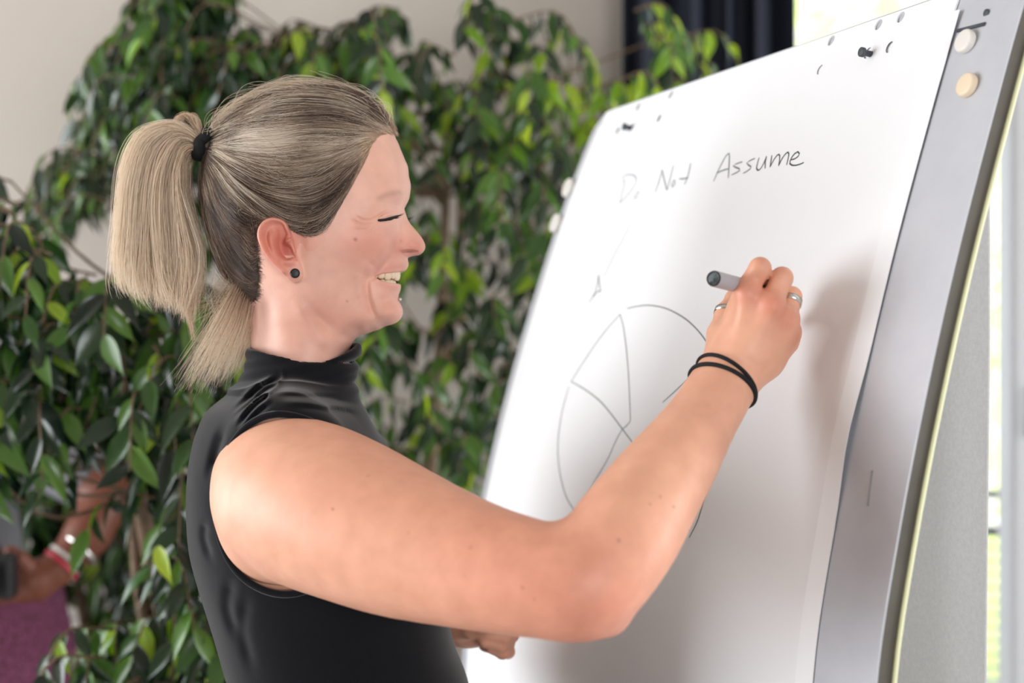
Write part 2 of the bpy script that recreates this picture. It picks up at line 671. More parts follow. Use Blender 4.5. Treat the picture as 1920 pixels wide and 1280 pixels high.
box('top_rail', (0.3, 4.28, zpx(934, 4.3)), (3.2, 4.33, zpx(918, 4.3)), M['rail'], rail, 0.004)
box('lower_rail', (0.3, 4.28, zpx(1006, 4.3)), (3.2, 4.33, zpx(986, 4.3)), M['rail'], rail, 0.004)
zz = zpx(1006, 4.3) - 0.035
k = 0
while zz > 0.08:
    box('slat', (0.3, 4.297, zz - 0.004), (3.2, 4.313, zz + 0.004), M['rail'], rail)
    zz -= 0.040
for x in (0.35, 1.75, 3.1):
    box('post', (x, 4.27, 0.0), (x + 0.04, 4.34, 1.03), M['rail'], rail, 0.003)
tag(rail, 'grey balcony railing of horizontal bars outside the window', 'railing')
st(box('terrace_floor', (-3.4, WALL_Y + 0.2, -0.05), (5.0, 4.6, 0.0), mat('terrace_concrete', srgb(190, 186, 178), 0.9)))
st(box('ground_outside', (-6, 4.6, -3.1), (14, 22, -3.0), mat('ground_lawn', srgb(168, 176, 158), 0.95)))

M['tree_leaf'] = leaf_mat('tree_leaf_sun_tint', srgb(186, 202, 150), srgb(228, 234, 204), 0.5, 0.45)  # outdoor brightness is put into the pale leaf colour


def leaf_shape(fold=0.10, droop=0.22, width=0.19):
    st_ = [0.0, 0.08, 0.2, 0.36, 0.52, 0.68, 0.82, 0.92, 1.0]
    V, Fc = [], []
    for s in st_:
        wdt = width * (math.sin(math.pi * min(1, s / 0.9) ** 0.82) ** 0.9 if s < 0.9 else 0) + 0.010 * (1 - s) + (0.012 if s >= 0.9 else 0) * (1 - s) * 10
        y = s
        z = -droop * s * s
        V += [(-wdt, y, z + fold * wdt / width * 0.6), (0, y, z), (wdt, y, z + fold * wdt / width * 0.6)]
    for i in range(len(st_) - 1):
        a, b = 3 * i, 3 * i + 3
        Fc += [(a, a + 1, b + 1, b), (a + 1, a + 2, b + 2, b + 1)]
    return np.array(V), Fc


def leaf_frame(d, nrm):
    d = d / np.linalg.norm(d)
    nrm = nrm - d * (nrm @ d)
    nrm /= np.linalg.norm(nrm) + 1e-9
    return np.stack([np.cross(d, nrm), d, nrm], 1)


def leaf_mass(name, leaves, shape, m, parent):
    """many leaves joined in one mesh, with a value per leaf for its tint"""
    LV, LF = shape
    nv = len(LV)
    V = np.concatenate([(p + (LV * s) @ R.T) for p, R, s in leaves])
    Fq = np.concatenate([np.array(LF) + i * nv for i in range(len(leaves))])
    me = np_mesh(name, V, Fq)
    at = me.attributes.new('leafcol', 'FLOAT', 'POINT')
    at.data.foreach_set('value', np.repeat(rng.random(len(leaves)), nv).astype(np.float32))
    o = link(name, me, m, parent)
    o['kind'] = 'stuff'
    return o


def out_tree(x, y, zc, r, lab):
    root = empty('garden_tree', (x, y, -3.0))
    tubes('trunk', [(spline([(x, y, -3.0), (x + 0.1, y, -1), (x, y + 0.1, zc)], 8), np.linspace(0.16, 0.06, 8))], M['bark'], root, 8)
    L = []
    for i in range(420):
        d = rng.normal(size=3)
        d /= np.linalg.norm(d)
        p = np.array([x, y, zc]) + d * r * rng.random() ** 0.4 * np.array([1, 0.8, 1.15])
        L.append((p, leaf_frame(rng.normal(size=3) + np.array([0, 0, -0.6]), rng.normal(size=3) + np.array([0, 0, 1])), rng.uniform(0.16, 0.3)))
    leaf_mass('foliage', L, leaf_shape(width=0.28), M['tree_leaf'], root)
    tag(root, lab, 'tree')


out_tree(3.1, 8.6, 0.6, 1.0, 'garden tree, its leaves coloured pale as if sunlit, low behind the balcony railing')
out_tree(2.3, 9.5, 3.3, 1.0, 'pale garden tree with high crown at the top of the window')
out_tree(3.7, 10.5, 2.0, 0.9, 'pale garden tree farther off behind the white window mullion')

# ------------------------------------------------------------------ flip chart
BS = 1.08
PR = np.array([0.364, 0.985]) * BS
DD = np.array([-0.3725, 0.928])
NN = np.array([-0.928, -0.3725])
BW = 0.70 * BS
ZT = 0.262 * BS                     # top of the board above the camera's height
ZB = -0.72


def edge_profile(points, P):
    """where the board's edge through P stands, at each height, from the edge's measured course"""
    out = []
    for u, v in points:
        k = (u - CX) / F
        p = (P[0] - k * P[1]) / (k * NN[1] - NN[0])
        out.append((-(v - CY) / F * (P[1] + NN[1] * p), p))
    out = sorted(out)
    z, p = np.array([q[0] for q in out]), np.array([q[1] for q in out])
    return np.concatenate([[z[0] - 0.45], [z[0] - 0.2], z]), np.concatenate([[p[0] + 0.012], [p[0] + 0.008], p])


RZ, RP = edge_profile([(1941, -64), (1920, 0), (1854, 240), (1792.5, 480), (1738.5, 720), (1687.5, 980), (1642, 1280)], PR)
LZ, LP = edge_profile([(1129, 207), (1124, 216), (999, 560), (902, 935), (872, 1150), (864, 1280)], PR + DD * BW)


def bprof(t, z):
    a = np.clip(np.asarray(t) / BW, 0, 1)
    return hermite(z, RZ, RP) * (1 - a) + hermite(z, LZ, LP) * a


def board(t, z, off=0.0):
    t, z = np.asarray(t, float), np.asarray(z, float)
    p = bprof(t, z) + off
    return np.stack([PR[0] + DD[0] * t + NN[0] * p, PR[1] + DD[1] * t + NN[1] * p, CAMZ + z], -1)


def on_board(u, v):
    k = (u - CX) / F
    t, z = 0.3, 0.0
    for _ in range(30):
        p = float(bprof(t, z))
        x0_, y0_ = PR + NN * p
        t = (x0_ - k * y0_) / (k * DD[1] - DD[0])
        Y = y0_ + DD[1] * t
        z = -(v - CY) / F * Y
    return t, z


def sheet_mesh(name, t0, t1, z0, z1, off, m, parent, thick=0.0, holes=(), rad=0.0, nt=36, nz=70, offn=None):
    """a curved sheet in board coordinates, with round holes; off may vary through offn(t, z)"""
    loops = []
    outer = []
    if rad > 0:
        for cx_, cz_, a0 in ((t1 - rad, z1 - rad, 0), (t0 + rad, z1 - rad, 90)):
            for k in range(9):
                a = math.radians(a0 + k * 90 / 8)
                outer.append((cx_ + rad * math.cos(a), cz_ + rad * math.sin(a)))
        outer += [(t0, z0), (t1, z0)]
    else:
        outer = [(t1, z1), (t0, z1), (t0, z0), (t1, z0)]
    # refine the outline
    ref = []
    for i in range(len(outer)):
        a, b = np.array(outer[i]), np.array(outer[(i + 1) % len(outer)])
        n = max(1, int(np.linalg.norm(b - a) / 0.02))
        for k in range(n):
            ref.append(tuple(a + (b - a) * k / n))
    pts = list(ref)
    edges = [(i, (i + 1) % len(ref)) for i in range(len(ref))]
    for (hx, hz, hr) in holes:
        b = len(pts)
        for k in range(16):
            a = 2 * math.pi * k / 16
            pts.append((hx + hr * math.cos(a), hz + hr * math.sin(a)))
        edges += [(b + k, b + (k + 1) % 16) for k in range(16)]
    for i in range(1, nt):
        for j in range(1, nz):
            t, z = t0 + (t1 - t0) * i / nt, z0 + (z1 - z0) * j / nz
            if rad > 0 and z > z1 - rad * 1.1 and (t < t0 + rad * 1.1 or t > t1 - rad * 1.1):
                continue
            if all((t - hx) ** 2 + (z - hz) ** 2 > (hr * 1.6) ** 2 for hx, hz, hr in holes):
                pts.append((t, z))
    vs, es, fs, *_ = delaunay_2d_cdt([Vector(p) for p in pts], edges, [], 1, 1e-6)
    vv = np.array([(v.x, v.y) for v in vs])
    keep = []
    for f in fs:
        c = vv[list(f)].mean(0)
        if all((c[0] - hx) ** 2 + (c[1] - hz) ** 2 > (hr * 0.97) ** 2 for hx, hz, hr in holes):
            keep.append(tuple(f))
    o_ = off + (offn(vv[:, 0], vv[:, 1]) if offn else 0)
    V = board(vv[:, 0], vv[:, 1], o_)
    ob = from_py(name, V, keep, m, parent, smooth=False)
    if thick:
        me = ob.data
        md = ob.modifiers.new('thickness', 'SOLIDIFY')
        md.thickness = thick
        md.offset = -1 if me.polygons[0].normal @ Vector((NN[0], NN[1], 0)) > 0 else 1
    return ob


M['marker_end_grey'] = mat('slit_grey', srgb(138, 138, 142), 0.6)
chart = empty('flip_chart', (*(PR + DD * BW / 2), 0))
tag(chart, 'tall curved magnetic flip chart board with grey border, leaning back on a stand', 'flip chart')
face = sheet_mesh('board_face', 0.0, BW, ZB, ZT, 0.0, M['metal'], chart, 0.0015, rad=0.03)
core = sheet_mesh('board_edge', 0.0005, BW - 0.0005, ZB, ZT - 0.0005, -0.0016, M['dark_edge'], chart, 0.0125, rad=0.03)
M['board_back'] = mat('board_back_grey', srgb(196, 197, 200), 0.6)
back = sheet_mesh('board_back', 0.0015, BW - 0.0015, ZB, ZT - 0.001, -0.0142, M['board_back'], chart, 0.002, rad=0.03)
ez = np.linspace(ZB, ZT - 0.03, 40)
o = tube('edge_glint', board(np.full(40, -0.0003), ez, -0.0156), 0.0019, M['edge_pale'], chart, 8)  # light caught on the rear lip, drawn as a pale strip
o['label'] = 'light on the rear edge, coloured in as a pale yellow-green strip'


def n3():
    return np.array([NN[0], NN[1], 0])


# legs of the stand
for t in (0.08, BW - 0.08):
    a = board(t, -0.25, -0.03)
    b = board(t, ZB, -0.04)
    foot = np.array([*(PR + DD * t + NN * (-0.05)), 0.0])
    tube('leg', [a, b, foot + np.array([0, 0, 0.012])], 0.012, M['dark_edge'], chart, 10)
a = board(BW / 2, 0.05, -0.03)
tube('leg', [a, np.array([*(PR + DD * BW / 2 - NN * 0.62), 0.012])], 0.012, M['dark_edge'], chart, 10)
tr = [board(t, -0.66, 0.02) for t in np.linspace(0.02, BW - 0.02, 12)]
tube('pen_tray', tr, 0.016, M['metal'], chart, 10)
# slot, round hole and slit in the grey border
a_, b_ = on_board(1796, 58), on_board(1848, 45)
tube('slot', [board(*a_, 0.0004), board(*b_, 0.0004)], 0.0016, M['dark_hole'], chart, 8)
a_ = on_board(1850, 25)
lathe('hole', [(0, 0.0034), (0.0006, 0.0034), (0.0007, 0.001)], board(*a_, 0.0), n3(), M['dark_hole'], chart, 16)
a_, b_ = on_board(1636, 882), on_board(1628, 948)
tube('slit', [board(*a_, 0.0002), board(*b_, 0.0002)], 0.0007, M['marker_end_grey'], chart, 6)

# paper: the pad behind, the written sheet in front, the pages turned over the top
TRt = on_board(1690, 420)[0]
t_pr = 0.066 * BS
t_pl = on_board(920, 935)[0] + 0.004
ztop = (on_board(1480, 124)[1] + on_board(1795, 22)[1]) / 2


def hole_at(u, v, r):
    t, z = on_board(u, v)
    return (t, z, r)


H1 = [hole_at(1565, 69, 0.0048), hole_at(1655, 36, 0.0048), hole_at(1697, 21, 0.0048), hole_at(1200, 200, 0.0048), hole_at(1262, 176, 0.0048), hole_at(1187, 204, 0.004)]
H2 = [hole_at(1544, 131, 0.0046), hole_at(1634, 100, 0.0050), hole_at(1676, 89, 0.0050), hole_at(1165, 245, 0.0040), hole_at(1187, 240, 0.0042), hole_at(1243, 222, 0.0042)]
H1 = [(h_[0], min(h_[1], ZT - 0.0085), h_[2]) for h_ in H1[:5]]


def curl(t, z):
    top = np.exp(-((ztop - z) / 0.02) ** 2) * np.exp(-((t - t_pr - 0.035) / 0.03) ** 2) * 0.006
    lowe = 0.004 * np.exp(-((z + 0.072) / 0.04) ** 2) * np.exp(-((t - t_pr) / 0.02) ** 2)
    return top + lowe - 0.0025 * np.exp(-((t - t_pr) / 0.006) ** 2) + 0.0006 + 0.0006 * np.sin(t * 11 + z * 5)


pad = tag(sheet_mesh('paper_pad', t_pr + 0.009, t_pl, -0.66, ZT - 0.002, 0.0022, M['paper'], None, 0.0016, holes=H1), 'white flip chart pad hung on the board behind the written sheet', 'paper pad')
sheet = tag(sheet_mesh('paper_sheet', t_pr, t_pl, -0.655, ztop, 0.0034, M['paper'], None, 0.0003, holes=H2, offn=curl),
            'white flip chart sheet with handwriting and a drawn circle', 'paper sheet')
ZV = np.linspace(ZT + 0.006, -0.62, 30)
V, Q = [], []
for z in ZV:
    for t in np.linspace(t_pr + 0.011, t_pl, 12):
        o_ = -0.026 + 0.014 * max(0.0, 0.0 - z) + 0.003 * math.sin(t * 14)
        x, y = PR + DD * t + NN * o_
        V.append((x + 0.0, y, CAMZ + z))
for k in range(29):
    for i in range(11):
        Q.append((k * 12 + i, k * 12 + i + 1, (k + 1) * 12 + i + 1, (k + 1) * 12 + i))
fl = from_py('turned_pages', V, Q, M['paper_grey'], pad)
sm = fl.modifiers.new('thickness', 'SOLIDIFY')
sm.thickness = 0.003
fl['label'] = 'grey speckled pages turned over behind the board'


# writing and drawing: thin ink ribbons lying on the sheet
def ribbon(name, strokes, wid, m, step=6):
    V, Fc = [], []
    for S in strokes:
        S = np.asarray(S, float)
        ln = np.sum(np.linalg.norm(np.diff(S, axis=0), axis=1))
        n = max(3, int(ln / step))
        P2 = spline(S, n) if len(S) > 2 else np.linspace(S[0], S[-1], n)
        P3 = []
        for (u, v) in P2:
            t, z = on_board(u, v)
            P3.append((t, z))
        P3 = np.array(P3)
        d = np.gradient(P3, axis=0)
        d /= np.linalg.norm(d, axis=1)[:, None] + 1e-9
        nn_ = np.stack([-d[:, 1], d[:, 0]], 1)
        wv = wid * 0.5 * (0.75 + 0.25 * np.sin(np.linspace(0, math.pi, n)))
        A = P3 + nn_ * wv[:, None]
        Bq = P3 - nn_ * wv[:, None]
        oA = 0.0037 + curl(A[:, 0], A[:, 1])
        oB = 0.0037 + curl(Bq[:, 0], Bq[:, 1])
        b = len(V)
        VA, VB = board(A[:, 0], A[:, 1], oA), board(Bq[:, 0], Bq[:, 1], oB)
        for i in range(n):
            V += [VA[i], VB[i]]
        Fc += [(b + 2 * i, b + 2 * i + 1, b + 2 * i + 3, b + 2 * i + 2) for i in range(n - 1)]
    return from_py(name, V, Fc, m, sheet, smooth=False)


def cw(x, y):          # coordinates read on a magnified view of the words
    return (1100 + x / 3.5565, 260 + y / 3.5565)


D_ = [[cw(270, 265), cw(278, 300), cw(262, 360), cw(248, 425)], [cw(262, 255), cw(300, 240), cw(345, 248), cw(355, 285), cw(320, 350), cw(262, 415), cw(240, 430)]]
o1 = [[cw(372, 350), cw(352, 365), cw(340, 395), cw(352, 402), cw(368, 380), cw(374, 352)]]
N_ = [[cw(480, 360), cw(505, 290), cw(527, 208)], [cw(527, 208), cw(540, 270), cw(558, 345)], [cw(558, 345), cw(580, 265), cw(602, 180)]]
o2 = [[cw(608, 275), cw(594, 290), cw(590, 318), cw(600, 322), cw(613, 300), cw(610, 276)]]
t1 = [[cw(716, 165), cw(700, 240), cw(676, 306)], [cw(640, 268), cw(670, 268), cw(700, 260)]]
A_ = [[cw(868, 285), cw(905, 200), cw(948, 120), cw(972, 98)], [cw(972, 98), cw(972, 150), cw(966, 262)], [cw(888, 230), cw(930, 212), cw(972, 200)]]
s1 = [[cw(1060, 155), cw(1015, 170), cw(998, 185), cw(1030, 196), cw(1046, 208), cw(1025, 225), cw(988, 242)]]
s2 = [[cw(1144, 132), cw(1105, 150), cw(1088, 168), cw(1112, 182), cw(1118, 195), cw(1095, 215), cw(1066, 232)]]
u1 = [[cw(1172, 128), cw(1160, 170), cw(1155, 200), cw(1170, 212), cw(1196, 180), cw(1222, 118)], [cw(1222, 118), cw(1213, 160), cw(1213, 200)]]
m1 = [[cw(1258, 112), cw(1252, 150), cw(1246, 190)], [cw(1246, 190), cw(1272, 140), cw(1300, 106), cw(1312, 120), cw(1304, 182)], [cw(1304, 182), cw(1330, 128), cw(1362, 92), cw(1372, 108), cw(1358, 176)]]
e1 = [[cw(1386, 142), cw(1420, 132), cw(1444, 106), cw(1432, 88), cw(1404, 108), cw(1384, 142), cw(1380, 168), cw(1404, 180), cw(1440, 174), cw(1474, 160)]]
ribbon('handwritten_word', D_ + o1, 0.0016, M['ink_faint'])
ribbon('handwritten_word', N_ + o2 + t1, 0.0016, M['ink_light'])
ribbon('handwritten_word', A_ + s1 + s2, 0.0015, M['ink'])
ribbon('handwritten_word', u1 + m1 + e1, 0.0015, M['ink_dark'])
ribbon('drawn_mark', [[cw(105, 905), cw(108, 960), cw(118, 1020)], [cw(118, 1020), cw(95, 1020), cw(38, 1092)], [cw(60, 1060), cw(85, 1010), cw(105, 905)]], 0.0016, M['ink_light'])
ribbon('drawn_line', [[cw(135, 925), cw(200, 790), cw(270, 660), cw(320, 560)]], 0.0012, M['ink_faint'])


def cd(x, y):
    return (1000 + x / 2.6667, 540 + y / 2.6667)


for S_ in ([[cd(485, 102), cd(540, 90), cd(600, 86), cd(680, 102), cd(760, 142), cd(820, 190), cd(872, 250), cd(930, 340), cd(965, 440), cd(980, 560), cd(975, 700), cd(950, 850), cd(905, 965)],
                        [cd(905, 965), cd(875, 1060), cd(845, 1160), cd(803, 1246)]]):
    ribbon('drawn_circle', [S_], 0.0012, M['ink'])
for S_ in ([[cd(450, 130), cd(360, 235), cd(280, 350), cd(206, 466)], [cd(195, 490), cd(160, 620), cd(140, 760), cd(145, 900), cd(180, 1040), cd(235, 1130)]]):
    ribbon('drawn_circle', [S_], 0.0013, M['ink_light'])
for S_ in ([[cd(450, 130), cd(470, 215), cd(488, 380), cd(497, 540), cd(502, 662)], [cd(502, 664), cd(482, 688), cd(462, 704)], [cd(206, 466), cd(280, 510), cd(350, 565), cd(410, 635), cd(462, 704), cd(550, 818)],
                       [cd(462, 704), cd(430, 760), cd(385, 860), cd(320, 970), cd(240, 1125)], [cd(665, 571), cd(780, 466), cd(850, 400)], [cd(790, 1186), cd(802, 1212)]]):
    ribbon('drawn_spoke', [S_], 0.0012, M['ink'])


def magnet(u, v, m, lab, r=0.0095, hh=0.006, tz=None):
    t, z = on_board(u, v) if tz is None else tz
    o = lathe('magnet', [(0, r * 0.96), (0.001, r), (hh * 0.75, r), (hh * 0.95, r * 0.93), (hh, r * 0.8)], board(t, z, 0.0005), n3() + np.array([0, 0, 0.3]), m, None, 32)
    return tag(o, lab, 'magnet', 'round magnets on the board border')


magnet(1816, 80, M['magnet_white'], 'round white magnet on the grey right border, above the cream magnet')
magnet(1819, 162, M['magnet_cream'], 'round cream magnet on the grey right border, below the white one')
magnet(0, 0, M['magnet_white'], 'upper round white magnet on the far left edge of the board', 0.012, 0.007, (BW - 0.006, on_board(1080, 352)[1]))
magnet(0, 0, M['magnet_white'], 'lower round white magnet on the far left edge of the board', 0.012, 0.007, (BW - 0.006, on_board(1060, 418)[1]))
# hanging pegs of the flip chart that hold the pad
for (u, v) in ((1640, 103), (1190, 241)):
    t, z = on_board(u, v)
    lathe('peg', [(0, 0.0028), (0.010, 0.0026), (0.0105, 0.0042), (0.0135, 0.0042), (0.014, 0.003)], board(t, z, 0.001), n3() + np.array([0.0, 0, 0.12]), M['dark_hole'], chart, 16)

# ------------------------------------------------------------------ the woman: head
Y0 = 1.285
YAW = math.radians(2.0)
HO = px(560, 440, Y0)
HS = F / Y0                                    # pixels per metre in the head's middle plane
AX = np.array([math.cos(YAW), -math.sin(YAW), 0])
CXV = np.array([-math.sin(YAW), -math.cos(YAW), 0])


def to_loc(p):
    d = p - HO
    return 560 + d @ AX * HS, 440 - d[:, 2] * HS, d @ CXV * HS


def to_w(A, B, c):
    A, B, c = np.asarray(A, float), np.asarray(B, float), np.asarray(c, float)
    P = HO + ((A - 560) / HS)[..., None] * AX + (c / HS)[..., None] * CXV
    P[..., 2] = HO[2] + (440 - B) / HS
    return P


def feat(u, v, c):
    """picture point (u, v) of a head feature that lies c beside the middle plane -> head coordinates"""
    d = np.array([(u - CX) / F, 1, -(v - CY) / F])
    C0 = np.array([0, 0, CAMZ])
    Y = (c / HS - (C0 - HO) @ CXV) / (d @ CXV)
    p = (C0 + Y * d)[None]
    A, B, _ = to_loc(p)
    return A[0], B[0]


def feats(L):
    return np.array([feat(*q) for q in L])


GA0, GA1, GB0, GB1 = 320, 850, 110, 800
ga, gb = np.arange(GA0, GA1 + 1.0), np.arange(GB0, GB1 + 1.0)
GX, GY = np.meshgrid(ga, gb, indexing='ij')


def tps(pts, vals, lam=1e-3):
    P = np.asarray(pts, float) / 100
    n = len(P)
    d2 = ((P[:, None] - P[None]) ** 2).sum(-1)
    K = 0.5 * d2 * np.log(d2 + 1e-12) + lam * np.eye(n)
    T = np.concatenate([np.ones((n, 1)), P], 1)
    S = np.block([[K, T], [T.T, np.zeros((3, 3))]])
    sol = np.linalg.solve(S, np.concatenate([np.asarray(vals, float), np.zeros(3)]))
    gx, gy = GX[::2, ::2].ravel() / 100, GY[::2, ::2].ravel() / 100
    out = sol[n] + sol[n + 1] * gx + sol[n + 2] * gy
    for i in range(n):
        d2 = (gx - P[i, 0]) ** 2 + (gy - P[i, 1]) ** 2
        out += sol[i] * 0.5 * d2 * np.log(d2 + 1e-12)
    small = out.reshape(GX[::2, ::2].shape)
    # bicubic-ish upsample by separable linear + smoothing
    ia = np.linspace(0, small.shape[0] - 1, len(ga))
    ib = np.linspace(0, small.shape[1] - 1, len(gb))
    i0 = np.clip(ia.astype(int), 0, small.shape[0] - 2)
    fa = (ia - i0)[:, None]
    up = small[i0] * (1 - fa) + small[i0 + 1] * fa
    j0 = np.clip(ib.astype(int), 0, small.shape[1] - 2)
    fb = (ib - j0)[None]
    return up[:, j0] * (1 - fb) + up[:, j0 + 1] * fb


def blur(g, s):
    r = int(3 * s) + 1
    k = np.exp(-0.5 * (np.arange(-r, r + 1) / s) ** 2)
    k /= k.sum()
    p = np.pad(g, r, mode='edge')
    p = sum(k[i] * p[i:i + g.shape[0], :] for i in range(2 * r + 1))
    return sum(k[i] * p[:, i:i + g.shape[1]] for i in range(2 * r + 1))


def look(g, A, B):
    x = np.clip(A - GA0, 0, g.shape[0] - 1.001)
    y = np.clip(B - GB0, 0, g.shape[1] - 1.001)
    i, j = x.astype(int), y.astype(int)
    fx, fy = x - i, y - j
    return (g[i, j] * (1 - fx) * (1 - fy) + g[i + 1, j] * fx * (1 - fy) + g[i, j + 1] * (1 - fx) * fy + g[i + 1, j + 1] * fx * fy)


def poly_sd(P, X=None, Yv=None):
    """signed distance to a closed polygon, negative inside"""
    P = np.asarray(P, float)
    X = GX if X is None else X
    Yv = GY if Yv is None else Yv
    d = np.full(X.shape, 1e9)
    ins = np.zeros(X.shape, bool)
    n = len(P)
    for i in range(n):
        a, b = P[i], P[(i + 1) % n]
        e = b - a
        t = np.clip(((X - a[0]) * e[0] + (Yv - a[1]) * e[1]) / (e @ e + 1e-12), 0, 1)
        d = np.minimum(d, (X - a[0] - t * e[0]) ** 2 + (Yv - a[1] - t * e[1]) ** 2)
        if a[1] != b[1]:
            c = (a[1] > Yv) != (b[1] > Yv)
            ins ^= c & (X < (b[0] - a[0]) * (Yv - a[1]) / (b[1] - a[1]) + a[0])
    d = np.sqrt(d)
    return np.where(ins, -d, d)


def stroke(g, pts, amp, sig, taper=True):
    """add a ridge or furrow along a polyline given as picture points (u, v, c)"""
    P = feats(pts)
    P = spline(P, max(8, 4 * len(P))) if len(P) > 2 else np.linspace(P[0], P[-1], 8)
    lo, hi = P.min(0) - 4 * sig, P.max(0) + 4 * sig
    a0, a1 = int(max(0, lo[0] - GA0)), int(min(len(ga), hi[0] - GA0 + 1))
    b0, b1 = int(max(0, lo[1] - GB0)), int(min(len(gb), hi[1] - GB0 + 1))
    X, Yv = GX[a0:a1, b0:b1], GY[a0:a1, b0:b1]
    best = np.full(X.shape, 1e9)
    tt = np.zeros(X.shape)
    n = len(P)
    for i in range(n - 1):
        e = P[i + 1] - P[i]
        t = np.clip(((X - P[i][0]) * e[0] + (Yv - P[i][1]) * e[1]) / (e @ e + 1e-9), 0, 1)
        d = (X - P[i][0] - t * e[0]) ** 2 + (Yv - P[i][1] - t * e[1]) ** 2
        m_ = d < best
        best = np.where(m_, d, best)
        tt = np.where(m_, (i + t) / (n - 1), tt)
    w_ = np.exp(-best / (2 * sig * sig))
    if taper:
        w_ = w_ * np.clip(np.minimum(tt, 1 - tt) * 5 + 0.25, 0, 1)
    g[a0:a1, b0:b1] += amp * w_


# outline of the head and neck in the middle plane (nose left out: it is added as its own form)
FACE = [(742, 262), (751, 280), (759, 303), (766, 330), (769, 352), (767, 366), (762, 378), (757, 392), (755, 410), (755, 430), (756, 452), (759, 470),
        (763, 482), (765, 490), (766, 496), (762, 504), (755, 511), (751, 520), (749, 528), (751, 536), (750, 545), (746, 555), (746, 562), (750, 568), (754, 576), (755, 586), (751, 597),
        (744, 604), (733, 609), (718, 613), (698, 621), (676, 628), (663, 637), (656, 650), (650, 670), (648, 700), (650, 740), (655, 790)]
BACK = [(470, 790), (468, 740), (470, 690), (472, 640), (470, 600), (462, 565), (445, 535), (422, 500), (402, 455), (392, 410), (388, 360), (392, 310),
        (406, 268), (428, 232), (458, 205), (495, 186), (540, 173), (590, 168), (640, 171), (680, 183), (710, 205), (729, 233)]
OUT = feats([(u, v, 0) for u, v in FACE + BACK])
INT = [  # (u, v, half width) on the near cheek, temple, jaw, neck
    (755, 300, 30), (745, 300, 48), (725, 300, 72), (695, 300, 97), (650, 300, 122), (590, 300, 144), (520, 300, 154), (450, 300, 130), (415, 310, 90),
    (740, 260, 20), (715, 250, 62), (680, 245, 88), (630, 240, 113), (560, 235, 128), (500, 245, 122), (450, 260, 92),
    (680, 205, 45), (630, 200, 70), (560, 195, 75), (500, 210, 62),
    (763, 345, 28), (755, 345, 47), (738, 345, 72), (715, 345, 93), (680, 345, 111), (640, 350, 126), (590, 350, 142), (520, 350, 156), (450, 350, 143), (410, 350, 92),
    (760, 368, 30), (752, 370, 50), (735, 372, 75), (712, 376, 95), (690, 385, 108),
    (752, 396, 24), (747, 404, 37), (738, 406, 61), (725, 409, 81), (710, 413, 96), (690, 416, 108), (665, 420, 117), (630, 425, 127), (590, 430, 134), (540, 430, 139), (490, 420, 150), (440, 410, 130), (405, 400, 65),
    (750, 430, 33), (742, 432, 52), (730, 430, 74), (712, 434, 94), (690, 440, 107), (660, 450, 117), (620, 460, 125), (570, 465, 130), (520, 465, 132), (470, 460, 118), (430, 455, 75),
    (752, 455, 34), (744, 458, 47), (732, 462, 69), (715, 466, 87), (690, 474, 100), (655, 485, 112), (610, 495, 120), (560, 500, 123), (520, 500, 120), (480, 500, 100), (450, 500, 60),
    (757, 485, 26), (745, 489, 39), (728, 494, 50), (712, 500, 63), (694, 505, 82),
    (757, 503, 20), (745, 507, 36), (728, 512, 45), (712, 516, 55), (702, 519, 64), (690, 520, 74), (668, 525, 88), (635, 530, 102), (595, 535, 112), (555, 540, 112), (520, 545, 100), (490, 545, 75),
    (742, 533, 33), (728, 540, 46), (712, 545, 57), (700, 548, 65),
    (742, 560, 20), (735, 562, 33), (720, 566, 48), (702, 570, 62), (680, 572, 74), (650, 575, 86), (612, 575, 97), (580, 575, 101),
    (748, 585, 22), (738, 588, 36), (720, 592, 49), (700, 595, 59), (675, 598, 70), (640, 600, 81), (605, 605, 88), (560, 605, 96), (520, 600, 88), (490, 600, 58),
    (725, 606, 22), (705, 612, 33), (685, 616, 44), (650, 622, 66), (640, 640, 62), (620, 640, 80), (567, 640, 97), (520, 640, 86), (490, 640, 55),
    (635, 690, 55), (605, 690, 83), (560, 690, 99), (515, 690, 86), (485, 690, 50),
    (635, 760, 60), (605, 760, 90), (560, 760, 106), (515, 760, 92), (485, 760, 55)]
ctr = np.array([575.0, 400.0])
EXT = []
nv = len(OUT)
for i in range(0, nv, 2):
    tan = OUT[(i + 1) % nv] - OUT[i - 1]
    nrm = np.array([tan[1], -tan[0]])
    nrm /= np.linalg.norm(nrm)
    q = OUT[i] + nrm * 28
    EXT.append(q)
EXT = np.array(EXT)
if poly_sd(OUT, EXT[:, 0], EXT[:, 1]).mean() < 0:
    EXT = np.array([2 * OUT[i] - EXT[i // 2] for i in range(0, nv, 2)])
sdE = poly_sd(OUT, EXT[:, 0], EXT[:, 1])
EXT = EXT[sdE > 15]
ip = np.array([feat(*q) for q in INT])
QH = tps(np.concatenate([OUT, EXT, ip]), np.concatenate([np.zeros(nv), -2400 * np.ones(len(EXT)), np.array([q[2] ** 2 for q in INT])]), 2e-3)
QH = blur(QH, 1.5)

